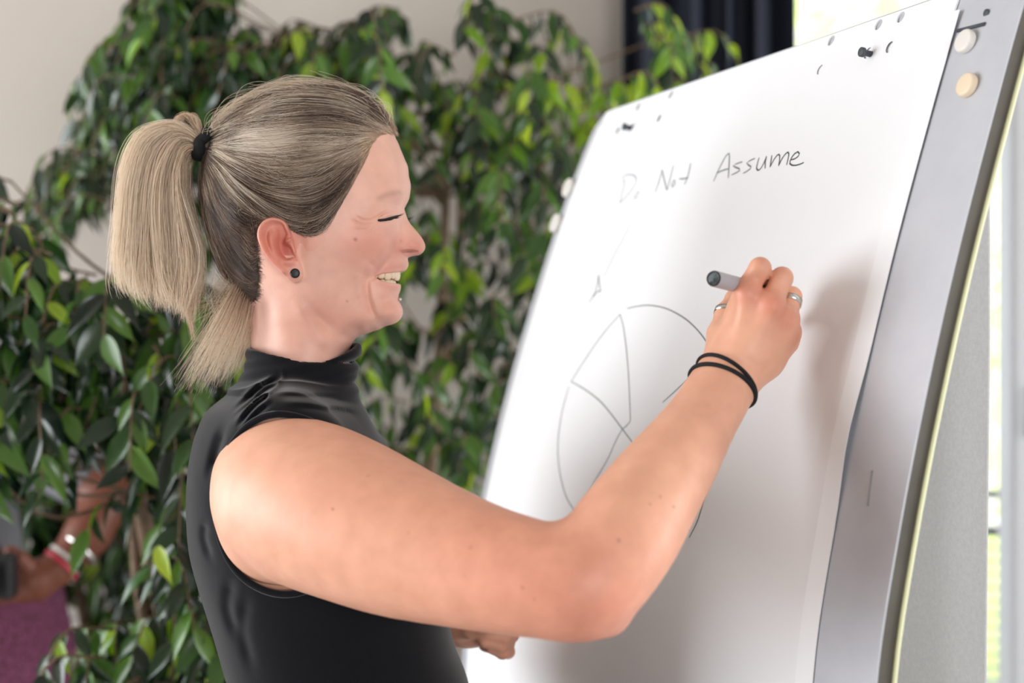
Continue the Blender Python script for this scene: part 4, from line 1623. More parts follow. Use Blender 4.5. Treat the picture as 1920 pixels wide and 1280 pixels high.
TE = empty('teeth', (0, 0, 0))
TE.parent = woman
TE.matrix_parent_inverse = Matrix.Translation(woman.location).inverted()
for sg in (1, -1):
    s = 0.0
    for i, wd in enumerate(WT):
        vt = 505.5 + 0.6 * i
        hg = (20, 17.5, 19.5, 17, 16, 15)[i]
        V, Q = tooth(s if sg > 0 else -s - wd, wd, vt + (1.0 if i == 0 else 0), hg, 11, TE)
        o = from_py('tooth', V, Q, M['tooth'])
        o.parent = TE
        o.matrix_parent_inverse = (Matrix.Translation(woman.location) @ TE.matrix_parent_inverse).inverted()
        if i < 4:
            V, Q = tooth(s * 0.85 if sg > 0 else -s * 0.85 - wd * 0.85, wd * 0.85, 538.5, -14, 9, TE, inset=8)
            o = from_py('tooth', V, Q, M['tooth'])
            o.parent = TE
            o.matrix_parent_inverse = (Matrix.Translation(woman.location) @ TE.matrix_parent_inverse).inverted()
        s += wd


def ball(name, P, r, m, parent, seg=20, flat=None):
    bm = bmesh.new()
    bmesh.ops.create_uvsphere(bm, u_segments=seg, v_segments=seg // 2, radius=r)
    for v in bm.verts:
        if flat is not None:
            v.co = Vector((v.co.x, v.co.y * flat, v.co.z))
        v.co += Vector(P)
    return from_bm(name, bm, m, parent)


# lashes of both eyes, dark and thick along the closed lid
for sg in (1, -1):
    line = [(748, 403.5, 37), (741, 406, 55), (733, 408.5, 69), (724, 411, 82), (715, 412.5, 91), (708, 413, 97)]
    L3 = []
    for u, v, cc in line:
        a, b = feat(u, v, cc)
        L3.append((a, b, cc))
    L3 = spline(np.array(L3), 18)
    q = look(QH2, L3[:, 0], L3[:, 1])
    cs = np.sqrt(np.maximum(q, 25)) + 0.6
    W3 = to_w(L3[:, 0], L3[:, 1], sg * cs)
    chains = [(W3, np.interp(np.linspace(0, 1, 18), [0, 0.15, 0.5, 0.9, 1], [0.0006, 0.0014, 0.0017, 0.0014, 0.0004]))]
    for k in range(44):
        s = rng.uniform(0.0, 16.9)
        i = int(s)
        base = W3[i] + (W3[i + 1] - W3[i]) * (s - i)
        fwd = AX * (0.0055 if s < 10 else 0.0028) + CXV * sg * 0.0030 + np.array([0, 0, -0.0010 + 0.0025 * (s < 4)])
        fwd = fwd * rng.uniform(0.6, 1.15) * (1.0 if sg > 0 else 1.9)
        mid = base + fwd * 0.5 + np.array([0, 0, -0.0006])
        end = base + fwd + np.array([0, 0, 0.0010])
        chains.append((np.array([base, mid, end]), np.array([0.00022, 0.00018, 0.00005])))
    tubes('eyelashes', chains, M['lash'], woman, 5)

# ear stud, lip stud, rings, wrist bands, hair elastic
ea, eb = feat(554, 512.5, 130)
ce_ = float(ear_mid(ea, eb)) + 4 + float(look(for_ear, np.array([ea]), np.array([eb]))[0])
o = lathe('ear_stud', [(-0.002, 0.0036), (0.0012, 0.0042), (0.0022, 0.0039), (0.0026, 0.0025), (0.0027, 0.0004)], to_w(ea, eb, ce_), CXV + 0.15 * AX, M['black'], woman, 28)
o['label'] = 'round black ear stud in the lobe'
P = to_w(*feat(750, 561, 2), 2)
o = ball('lip_stud', P, 0.0016, M['silver'], woman)
o['label'] = 'tiny silver ball piercing below the lower lip'


def ring(name, a, b, r, wdt, lab, m='silver', thick=0.0009):
    ax = (b - a) / np.linalg.norm(b - a)
    o = lathe(name, [(-wdt / 2, r), (-wdt / 2, r + thick), (wdt / 2, r + thick), (wdt / 2, r), (-wdt / 2, r)], (a + b) / 2, ax, M[m], woman, 36)
    o['label'] = lab
    return o


a, b = px(1476, 590, 1.1165), px(1484, 556, 1.125)
mid = a + (b - a) * 0.72
dv = (b - a) / np.linalg.norm(b - a) * 0.002
ring('finger_ring', mid - dv, mid + dv, R_(19.8, 1.12), 0.0050, 'wide silver ring on the ring finger')
a, b = px(1356, 612, 1.144), px(1362, 588, 1.15)
ring('thumb_ring', b - (b - a) * 0.5, b + (b - a) * 0.6, R_(21.5, 1.15), 0.0045, 'silver ring on the thumb')


def wristband(off0, off1, tilt, rr):
    """an elastic loop lying on the wrist: found on the arm surface in a slanted plane"""
    c0 = px(1357, 717, 1.113)
    axis = px(1378, 655, 1.122) - px(1300, 812, 1.08)
    axis /= np.linalg.norm(axis)
    u = np.array([0.55, 0, -0.2])
    u -= axis * (u @ axis)
    u /= np.linalg.norm(u)
    v = np.cross(axis, u)
    P = []
    for k in range(64):
        a = 2 * math.pi * k / 64
        d = math.cos(a) * u + math.sin(a) * v
        o_ = c0 + axis * (off0 + off1 * math.cos(a - tilt))
        lo_t, hi_t = 0.004, 0.06
        for _ in range(30):
            md = (lo_t + hi_t) / 2
            if f_arms((o_ + d * md)[None])[0] < 0:
                lo_t = md
            else:
                hi_t = md
        P.append(o_ + d * (hi_t + rr * 0.4))
    return tube('wristband', P, rr, M['tie'], woman, 8, closed=True)


o = wristband(0.0035, 0.0045, math.pi, 0.0017)
o['label'] = 'thin black elastic band round the wrist, upper one'
o = wristband(-0.0030, 0.0010, 0.0, 0.0019)
o['label'] = 'thin black elastic band round the wrist, lower one'

# ------------------------------------------------------------------ hair
HAIRP = [(748, 240), (745, 256), (734, 246), (718, 246), (703, 254), (697, 266), (694, 284), (686, 304), (672, 326), (656, 350), (640, 378), (628, 402), (616, 428), (604, 441), (588, 445), (570, 440), (553, 428), (540, 416), (526, 405), (512, 402), (497, 408), (488, 420), (484, 440), (488, 465), (492, 490), (494, 520), (490, 550), (484, 570), (470, 580),
         (440, 560), (300, 560), (300, 120), (750, 120)]
HP = []
for u, v in HAIRP:
    inside = 300 < u < 740 and 250 < v < 575 and u > 480
    cc = float(np.sqrt(max(0, look(QH, np.array([u * 1.0]), np.array([v * 1.0]))[0]))) if inside else 0
    HP.append(feat(u, v, cc))
HP = np.array(HP)
SDH = blur(poly_sd(HP), 1.5)


def hair_off(A, B):
    return np.clip(-look(SDH, A, B) * 0.24 - 0.5, -4, 8.5)


def f_cap(p):
    A, B, c = to_loc(p)
    q = look(QH, A, B)
    f = (c * c - q) / np.sqrt(4 * c * c + look(GH, A, B) ** 2 + 600)
    f = f - hair_off(A, B)
    f = np.maximum(f, np.where(np.abs(c) > 90, 7 - look(SDEAR, A, B), -1e3))
    return np.maximum(f, look(SDH, A, B) + 5) / HS


CV, CQ = mesh_sdf(f_cap, lo_, hi_, 0.0022, 1.8, 1)
me = np_mesh('hair', CV, CQ)
hair = link('hair', me, M['hair_base'], woman)
hair['label'] = 'ash blond hair pulled back from the forehead'


def strands(name, curves, radii, cols, parent, lab=None):
    """curves: list of (n,3) arrays; one curves object"""
    hc = bpy.data.hair_curves.new(name)
    hc.add_curves([len(c_) for c_ in curves])
    hc.attributes['position'].data.foreach_set('vector', np.concatenate(curves).astype(np.float32).ravel())
    ra = hc.attributes.new('radius', 'FLOAT', 'POINT')
    ra.data.foreach_set('value', np.concatenate(radii).astype(np.float32))
    ca = hc.attributes.new('Col', 'FLOAT_COLOR', 'POINT')
    C4 = np.ones((sum(len(c_) for c_ in curves), 4), np.float32)
    C4[:, :3] = np.concatenate(cols)
    ca.data.foreach_set('color', C4.ravel())
    hc.materials.append(M['hair'])
    o = bpy.data.objects.new(name, hc)
    COL.objects.link(o)
    o.parent = parent
    o['kind'] = 'stuff'
    if lab:
        o['label'] = lab
    return o


HL = [srgb(246, 230, 208), srgb(220, 196, 168), srgb(168, 136, 109), srgb(106, 79, 61), srgb(56, 41, 34)]


HL2 = [srgb(238, 226, 210), srgb(204, 186, 166), srgb(152, 128, 110), srgb(94, 74, 62), srgb(50, 38, 33)]


def hair_color(x, HL=HL):
    """x 0 light .. 1 dark"""
    k = np.clip(x, 0, 0.999) * (len(HL) - 1)
    i = int(k)
    return np.array(HL[i]) * (1 - (k - i)) + np.array(HL[i + 1]) * (k - i)


KEYS = [  # the combed flow from the hairline back to the elastic: points (u, v), from the crown down to the ear
    [(740, 242), (712, 200), (660, 170), (590, 158), (520, 162), (450, 192), (404, 238), (388, 268)],
    [(738, 248), (700, 216), (645, 192), (580, 183), (510, 192), (450, 215), (405, 250), (388, 270)],
    [(722, 246), (690, 232), (640, 215), (570, 212), (500, 222), (440, 242), (405, 262), (388, 272)],
    [(706, 252), (670, 248), (620, 246), (560, 248), (490, 256), (435, 264), (405, 270), (388, 274)],
    [(698, 264), (655, 274), (605, 286), (550, 292), (490, 292), (435, 284), (404, 278), (388, 276)],
    [(695, 274), (660, 300), (612, 328), (556, 340), (500, 330), (440, 306), (406, 288), (388, 278)],
    [(692, 286), (665, 330), (625, 366), (570, 384), (505, 368), (445, 328), (408, 296), (388, 280)],
    [(684, 306), (655, 356), (622, 402), (575, 424), (510, 398), (448, 348), (408, 304), (388, 282)],
    [(640, 378), (620, 420), (590, 442), (550, 424), (500, 402), (448, 364), (408, 312), (388, 284)],
    [(520, 402), (500, 400), (486, 405), (462, 395), (440, 376), (418, 348), (400, 314), (387, 286)],
    [(488, 440), (478, 446), (462, 440), (444, 424), (426, 396), (408, 358), (394, 320), (386, 287)],
    [(492, 500), (478, 500), (460, 486), (440, 462), (420, 428), (402, 382), (390, 332), (385, 288)],
    [(490, 552), (470, 545), (446, 520), (424, 488), (404, 444), (390, 392), (384, 338), (384, 290)],
    [(478, 566), (455, 542), (430, 512), (408, 474), (392, 428), (383, 376), (380, 332), (383, 290)]]
KEYS = np.array([spline(np.array(k_, float), 16) for k_ in KEYS])


def cap_c(A, B, extra=0.0):
    q = look(QH, A, B)
    return np.sqrt(np.maximum(q, 0)) + np.maximum(hair_off(A, B), 0.4) * np.clip(np.sqrt(np.maximum(q, 0)) / 60, 0.15, 1) + extra


NK = len(KEYS)
curves, radii, cols = [], [], []
bands = rng.random(60)
_nz = rng.normal(0, 1, (30, 9))
_nd = rng.normal(0, 1, (22, 7))


def field(g, tau, along):
    y = np.clip(tau / (NK - 1), 0, 1) * (g.shape[0] - 1.001)
    x = np.clip(along, 0, 1) * (g.shape[1] - 1.001)
    i, j = np.floor(y).astype(int), np.floor(x).astype(int)
    fy, fx = y - i, x - j
    fy, fx = fy * fy * (3 - 2 * fy), fx * fx * (3 - 2 * fx)
    return g[i, j] * (1 - fy) * (1 - fx) + g[i + 1, j] * fy * (1 - fx) + g[i, j + 1] * (1 - fy) * fx + g[i + 1, j + 1] * fy * fx


Tn = np.linspace(0, NK - 1, 60)
for i in range(17000):
    tau = rng.random() * (NK - 1)
    if i % 5 == 0:
        tau = rng.random() * 3.2
    k0 = min(int(tau), NK - 2)
    fr = tau - k0
    drift = rng.normal(0, 0.25) if rng.random() < 0.8 else rng.normal(0, 1.0)
    tv = np.clip(tau + drift * np.sin(np.linspace(0, math.pi * rng.uniform(0.6, 1.6), 16)) , 0, NK - 1.001)
    kv = tv.astype(int)
    fv = (tv - kv)[:, None]
    ar = np.arange(16)
    path = KEYS[kv, ar] * (1 - fv) + KEYS[np.minimum(kv + 1, NK - 1), ar] * fv
    s0 = rng.random() ** 1.5 * 0.10 if rng.random() < 0.6 else rng.uniform(0, 0.55)
    s1 = rng.uniform(0.55, 1.0) if rng.random() < 0.3 else 1.0
    if s1 - s0 < 0.25:
        s0 = 0.0
    n = 14
    t = np.linspace(s0, s1, n) * 15
    i0 = np.clip(t.astype(int), 0, 14)
    f_ = (t - i0)[:, None]
    P = path[i0] * (1 - f_) + path[i0 + 1] * f_
    tt = np.linspace(0, 1, n)
    wob = rng.normal(0, 2.2) * np.sin(tt * math.pi * rng.uniform(0.7, 2.2) + rng.uniform(0, 6)) + rng.normal(0, 1.0)
    al_ = np.linspace(s0, s1, n)
    env = np.clip(al_ * 6, 0, 1) * np.clip((1 - al_) * 5, 0, 1)
    P[:, 1] += wob * (1 - 0.7 * al_) + 4.0 * field(_nd, np.full(n, tau), al_) * env
    d0 = path[0] - path[2]
    e0 = rng.normal(0, 3.0) + (rng.uniform(0, 9) if rng.random() < 0.12 else 0)
    P = P + (d0 / (np.linalg.norm(d0) + 1e-6))[None] * (e0 * (1 - t / 15) ** 5)[:, None]
    P[:, 0] += rng.normal(0, 2.0)
    far = rng.random() < 0.16
    # points seen at lateral distance c: turn picture points into head coordinates
    AB = P.copy()
    c0 = cap_c(AB[:, 0], AB[:, 1])
    for _ in range(2):
        sc_ = (Y0 - c0 / HS) / Y0
        AB[:, 0] = CX + (P[:, 0] - CX) * sc_
        AB[:, 1] = CY + (P[:, 1] - CY) * sc_
        c0 = cap_c(AB[:, 0], AB[:, 1])
    lift = abs(rng.normal(0, 1.6)) + 0.5 + np.clip(1.6 * field(_nz, np.full(n, tau), np.linspace(s0, s1, n)), -1.0, 4.5)
    if rng.random() < 0.06:
        lift += rng.uniform(2, 10)
    prof = np.sin(np.clip(tt, 0, 1) * math.pi) ** 0.6
    # direction of lift: outwards, also radially where the surface turns away
    rad_ = np.stack([AB[:, 0] - 560, AB[:, 1] - 330], 1)
    rad_ /= np.linalg.norm(rad_, axis=1)[:, None] + 1e-6
    q = np.sqrt(np.maximum(look(QH, AB[:, 0], AB[:, 1]), 0))
    edge = np.clip(1 - q / 95, 0, 1)[:, None]
    AB = AB + rad_ * edge * (lift * prof)[:, None] * 1.3
    conv = np.clip((np.linspace(s0, s1, n) - 0.9) / 0.1, 0, 1)
    c0 = c0 * (1 - 0.75 * conv) + rng.normal(0, 7) * conv + lift * prof * (1 - edge[:, 0])
    c0 = np.where(look(SDEAR, AB[:, 0], AB[:, 1]) < 3, np.minimum(c0, np.sqrt(np.maximum(look(QH, AB[:, 0], AB[:, 1]), 0)) - 5), c0)
    W3 = to_w(AB[:, 0], AB[:, 1], -c0 if far else c0)
    curves.append(W3)
    r = rng.uniform(0.00007, 0.00015)
    radii.append(r * np.concatenate([np.linspace(0.4, 1, 3), np.ones(n - 5), [0.7, 0.35]]))
    band = np.interp(tau, Tn, bands)
    x = -0.02 + 0.62 * band + rng.normal(0, 0.17) + 0.10 * (tau > 5) + 0.30 * np.clip((tau - 8) / 3, 0, 1)  # ear and nape strands darkened in colour for the shade there
    along = np.linspace(s0, s1, n)
    along_n = 0.15 * field(_nz, np.full(n, tau), along)
    cb = np.array([hair_color(x + 0.07 * (tau > 3) - 0.10 * (tau < 2) - along_n[int(round((a - s0) / (s1 - s0 + 1e-9) * (n - 1)))] + 0.16 * math.exp(-((a - 0.3) / 0.18) ** 2) * (tau > 2) - 0.12 * (a > 0.75), HL2) for a in along])  # crown strands lightened in colour as if lit from above
    rt = np.clip(1 - along / 0.05, 0, 1)[:, None] * (tau < 8.6) * 0.65
    cols.append(cb * (1 - rt) + np.array(srgb(222, 178, 158)) * rt)
strands('combed_hair', curves, radii, cols, hair, 'ash blond strands combed back to the elastic')

# loose hairs standing off the crown
curves, radii, cols = [], [], []
for i in range(620):
    tau = rng.random() * 2.4
    k0 = int(tau)
    path = KEYS[k0] * (1 - (tau - k0)) + KEYS[k0 + 1] * (tau - k0)
    s0 = rng.uniform(0, 0.75)
    L = rng.uniform(0.08, 0.24)
    n = 10
    t = np.linspace(s0, min(1, s0 + L), n) * 15
    i0 = np.clip(t.astype(int), 0, 14)
    P = path[i0] + (path[np.minimum(i0 + 1, 15)] - path[i0]) * (t - i0)[:, None]
    tt = np.linspace(0, 1, n)
    cc = rng.normal(0, 26)
    rad_ = np.stack([P[:, 0] - 570, P[:, 1] - 340], 1)
    rad_ /= np.linalg.norm(rad_, axis=1)[:, None]
    hgt = abs(rng.normal(0, 10)) + 3
    if rng.random() < 0.6:
        prof = np.sin(tt * math.pi)
    else:
        prof = tt ** 1.3
    P = P + rad_ * (hgt * prof + 2)[:, None]
    P[:, 0] += 3 * np.sin(tt * rng.uniform(2, 7) + rng.uniform(0, 6)) * tt
    curves.append(to_w(P[:, 0], P[:, 1], cc + 10 * np.sin(tt * 3 + rng.uniform(0, 6)) * tt))
    radii.append(np.full(n, 0.00011))
    cols.append(np.tile(hair_color(rng.uniform(-0.1, 0.3)), (n, 1)))
strands('flyaway_hair', curves, radii, cols, hair, 'fine loose hairs standing off the crown')

# fine hairs along the hairline, lying on the skin and running into the combed hair
curves, radii, cols = [], [], []
for i in range(2600):
    tau = rng.random() * 8.6
    k0 = min(int(tau), NK - 2)
    path = KEYS[k0] * (1 - (tau - k0)) + KEYS[k0 + 1] * (tau - k0)
    n = 9
    L = rng.uniform(0.06, 0.2)
    t = np.linspace(0, L, n) * 15
    i0 = np.clip(t.astype(int), 0, 14)
    P = path[i0] + (path[i0 + 1] - path[i0]) * (t - i0)[:, None]
    tt = np.linspace(0, 1, n)
    d0 = path[0] - path[2]
    d0 = d0 / np.linalg.norm(d0)
    P = P + d0 * rng.uniform(-2, 12) + np.array([rng.normal(0, 1.5), rng.normal(0, 1.5)])
    P[:, 1] += rng.normal(0, 3) * tt
    A2, B2 = P[:, 0].copy(), P[:, 1].copy()
    for _ in range(3):
        q = np.sqrt(np.maximum(look(QH, A2, B2), 0))
        sc_ = (Y0 - q / HS) / Y0
        A2, B2 = CX + (P[:, 0] - CX) * sc_, CY + (P[:, 1] - CY) * sc_
    q = np.sqrt(np.maximum(look(QH, A2, B2), 0))
    cc = q + 0.6 + np.clip(hair_off(A2, B2), 0, 9) + 1.0 * np.sin(tt * math.pi)
    sgn = -1 if (rng.random() < 0.12) else 1
    curves.append(to_w(A2, B2, cc * sgn))
    radii.append(rng.uniform(0.00006, 0.00010) * (0.35 + 0.65 * np.sin(np.clip(tt + 0.15, 0, 1) * math.pi / 1.3)))
    cols.append(np.tile(hair_color(rng.uniform(0.05, 0.75)), (n, 1)))
strands('temple_hair', curves, radii, cols, hair, 'short fine hairs along the forehead and temple')

# pony tail
PG = [[(385, 268), (352, 240), (318, 232), (268, 252), (238, 310), (226, 400), (219, 480), (222, 530), (238, 560)],
      [(384, 270), (350, 246), (316, 244), (276, 270), (254, 340), (246, 430), (243, 500), (248, 545), (258, 576)],
      [(384, 273), (350, 252), (320, 256), (292, 290), (278, 370), (274, 450), (274, 520), (280, 556), (288, 584)],
      [(384, 276), (352, 260), (330, 272), (312, 320), (306, 390), (308, 470), (312, 530), (318, 566), (322, 590)],
      [(384, 280), (356, 272), (342, 296), (334, 340), (338, 410), (346, 480), (348, 540), (346, 580), (345, 606)],
      [(385, 284), (362, 286), (350, 310), (350, 360), (364, 420), (376, 470), (374, 520), (362, 570), (358, 612)]]
PG = np.array([spline(np.array(g, float), 24) for g in PG])
curves, radii, cols = [], [], []
for i in range(5200):
    tau = rng.random() * 5
    k0 = min(int(tau), 4)
    fr = tau - k0
    path = PG[k0] * (1 - fr) + PG[k0 + 1] * fr
    n = 20
    send = rng.uniform(0.82, 1.0) if rng.random() < 0.75 else rng.uniform(0.5, 0.9)
    if rng.random() < 0.03:
        send = 1.0
    t = np.linspace(0, send, n) * 23
    i0 = np.clip(t.astype(int), 0, 22)
    P = path[i0] + (path[i0 + 1] - path[i0]) * (t - i0)[:, None]
    tt = t / 23
    g = rng.normal(0, 1)
    clump = math.floor(tau * 5)
    crn = np.random.default_rng(clump * 7 + int(rng.integers(0, 5)))
    cg = crn.normal(0, 1)
    cend = crn.uniform(0.80, 1.0)
    t = t * (cend if send > 0.8 else 1.0)
    i0 = np.clip(t.astype(int), 0, 22)
    P = path[i0] + (path[i0 + 1] - path[i0]) * (t - i0)[:, None]
    tt = t / 23
    spread = np.interp(tt, [0, 0.15, 0.45, 0.8, 1], [0.22, 0.5, 1, 1, 0.75])
    cc = (0.6 * cg + 0.75 * g) * 24 * spread
    cc = np.clip(cc, -52, 52)
    P[:, 0] += (rng.normal(0, 3.2) * spread + crn.normal(0, 10) * tt * np.sin(tt * 6 + crn.uniform(0, 6)) + rng.normal(0, 1.6) * np.sin(tt * rng.uniform(8, 22) + rng.uniform(0, 6)) + rng.normal(0, 6) * np.clip(tt - 0.6, 0, 1) * 3)
    P[:, 1] += rng.normal(0, 2) + rng.normal(0, 10) * np.clip(tt - 0.6, 0, 1)
    if rng.random() < 0.10:
        P[:, 0] += rng.normal(-8, 10) * tt ** 2
    W3 = to_w(P[:, 0], P[:, 1], cc + 5)
    curves.append(W3)
    r = rng.uniform(0.00010, 0.00021)
    radii.append(r * np.interp(np.linspace(0, 1, n), [0, 0.9, 1], [1, 0.8, 0.2]))
    x = -0.12 + 0.42 * crn.random() + rng.normal(0, 0.15) + 0.22 * (tau / 5) - 0.004 * cc.mean()  # light on the left side and shade on the inner side tinted in
    cols.append(np.array([hair_color(x + 0.25 * math.exp(-a / 0.15) - 0.12 * a) for a in tt]))
pony = strands('ponytail', curves, radii, cols, hair, 'pale blond ponytail ending bluntly at shoulder height')
# tuft folded over at the elastic, a loose lock, and the short hair of the nape
curves, radii, cols = [], [], []
for i in range(520):
    n = 14
    w1 = rng.uniform(-1, 1)
    P = spline(np.array([(384, 270), (374, 246), (360 + 8 * w1, 222 + 3 * rng.normal()), (344 + 6 * w1, 216 + 4 * abs(w1)), (334 + 5 * w1, 232), (332, 256 + 6 * rng.normal())], float), n)
    P += rng.normal(0, 2, 2)
    curves.append(to_w(P[:, 0], P[:, 1], rng.normal(4, 9) + np.zeros(n)))
    radii.append(np.full(n, 0.00013))
    cols.append(np.tile(hair_color(rng.uniform(0.0, 0.45)), (n, 1)))
for i in range(70):
    n = 14
    P = spline(np.array([(350, 300), (352, 400), (350, 500), (352, 560), (360 + rng.normal(0, 2), 600), (368 + rng.normal(0, 3), 610 + rng.uniform(0, 34))], float), n)
    P[:, 0] += rng.normal(0, 2.5)
    curves.append(to_w(P[:, 0], P[:, 1], rng.normal(26, 6) + np.zeros(n)))
    radii.append(np.full(n, 0.00014) * np.linspace(1, 0.4, n))
    cols.append(np.tile(hair_color(rng.uniform(0.15, 0.45)), (n, 1)))
strands('ponytail_tuft', curves, radii, cols, hair, 'blond loop and loose lock of the ponytail')
curves, radii, cols = [], [], []
NG = np.array([spline(np.array(g, float), 16) for g in [
    [(452, 528), (424, 566), (398, 606), (372, 650), (350, 692), (334, 728)], [(462, 545), (440, 590), (418, 630), (396, 672), (378, 708), (366, 736)],
    [(474, 560), (458, 606), (440, 645), (424, 680), (412, 706), (404, 722)], [(488, 572), (478, 620), (468, 650), (458, 674), (450, 690), (446, 698)]]])
for i in range(850):
    tau = rng.random() ** 0.9 * 3
    k0 = min(int(tau), 2)
    path = NG[k0] * (1 - (tau - k0)) + NG[k0 + 1] * (tau - k0)
    n = 14
    send = rng.uniform(0.55, 1.0)
    t = np.linspace(0, send, n) * 15
    i0 = np.clip(t.astype(int), 0, 14)
    P = path[i0] + (path[i0 + 1] - path[i0]) * (t - i0)[:, None]
    tt = t / 15
    P[:, 0] += rng.normal(0, 3) + rng.normal(-3, 18) * tt ** 1.5 + 3 * np.sin(tt * rng.uniform(4, 12) + rng.uniform(0, 6)) * tt
    P[:, 1] += rng.normal(0, 7) * tt + rng.normal(0, 4)
    cc = rng.normal(0, 1) * np.interp(tt, [0, 0.3, 1], [60, 52, 40])
    curves.append(to_w(P[:, 0], P[:, 1], np.clip(cc, -85, 85)))
    radii.append(np.full(n, 0.00010) * np.linspace(1, 0.4, n))
    x0_ = rng.uniform(-0.1, 0.35)
    cols.append(np.array([hair_color(x0_ + 0.5 * math.exp(-a / 0.2)) for a in tt]))
for i in range(160):
    n = 10
    P = spline(np.array([(395 + rng.uniform(0, 60), 500 + rng.uniform(0, 40)), (390 + rng.uniform(0, 70), 545 + rng.uniform(-10, 20)), (400 + rng.normal(0, 25), 590 + rng.normal(0, 20))], float), n)
    curves.append(to_w(P[:, 0], P[:, 1], rng.normal(0, 25) + np.zeros(n)))
    radii.append(np.full(n, 0.00007))
    cols.append(np.tile(hair_color(rng.uniform(0.0, 0.4)), (n, 1)))
strands('nape_hair', curves, radii, cols, hair, 'loose pale hair escaping at the nape onto the shoulder')

# hair elastic
ec = to_w(383, 271, 6)
dirp = to_w(352, 258, 6) - to_w(392, 276, 6)
dirp /= np.linalg.norm(dirp)
sc_v, sc_q = [], []
u_ = np.cross(dirp, np.array([0, 1.0, 0]))
u_ /= np.linalg.norm(u_)
v_ = np.cross(dirp, u_)
loop = []
for k in range(60):
    a = 2 * math.pi * k / 60
    loop.append(ec + (0.0112 + 0.0006 * math.sin(7 * a)) * math.cos(a) * u_ + (0.0125 + 0.0006 * math.cos(9 * a)) * math.sin(a) * v_ + dirp * 0.0012 * math.sin(5 * a))
o = tube('hair_elastic', loop, 0.0052, M['tie'], woman, 12, closed=True)
o['label'] = 'thick black elastic holding the ponytail'

# ------------------------------------------------------------------ marker in the hand
P0 = px(1338, 522, 1.085)
md_ = np.array([0.62, 0.78, -0.10])
md_ /= np.linalg.norm(md_)
mk = empty('marker', tuple(P0))
tag(mk, 'grey whiteboard marker held in the writing hand', 'marker')
lathe('barrel', [(0.0003, 0.0050), (0.0, 0.0059), (0.001, 0.0063), (0.092, 0.0063), (0.097, 0.0050), (0.102, 0.0036)], P0, md_, M['marker_grey'], mk, 32)
o = lathe('end_plug', [(-0.0007, 0.0001), (-0.0007, 0.0046), (-0.0002, 0.0052), (0.0010, 0.0053)], P0, md_, M['marker_end'], mk, 32)
o['label'] = 'dark grey end plug'
lathe('plug_ring', [(-0.0007, 0.0050), (-0.0012, 0.0056), (0.0, 0.0061), (0.001, 0.0060)], P0, md_, M['black'], mk, 32)
lathe('nib', [(0.101, 0.0028), (0.110, 0.0022), (0.113, 0.0012)], P0, md_, M['black'], mk, 16)

# ------------------------------------------------------------------ ficus plants
SHAPES = [leaf_shape(0.10, 0.25, 0.165), leaf_shape(0.14, 0.40, 0.15), leaf_shape(0.06, 0.15, 0.18)]
LME = {}
for mn in ('leaf_dark', 'leaf_mid', 'leaf_bright'):
    for si, (LV, LF) in enumerate(SHAPES):
        me = bpy.data.meshes.new('leaf')
        me.from_pydata([tuple(v) for v in LV], [], LF)
        me.materials.append(M[mn])
        me.polygons.foreach_set('use_smooth', np.ones(len(me.polygons), dtype=bool))
        LME[mn, si] = me


def in_poly(P, u, v):
    return poly_sd(P, np.array([u]), np.array([v]))[0]


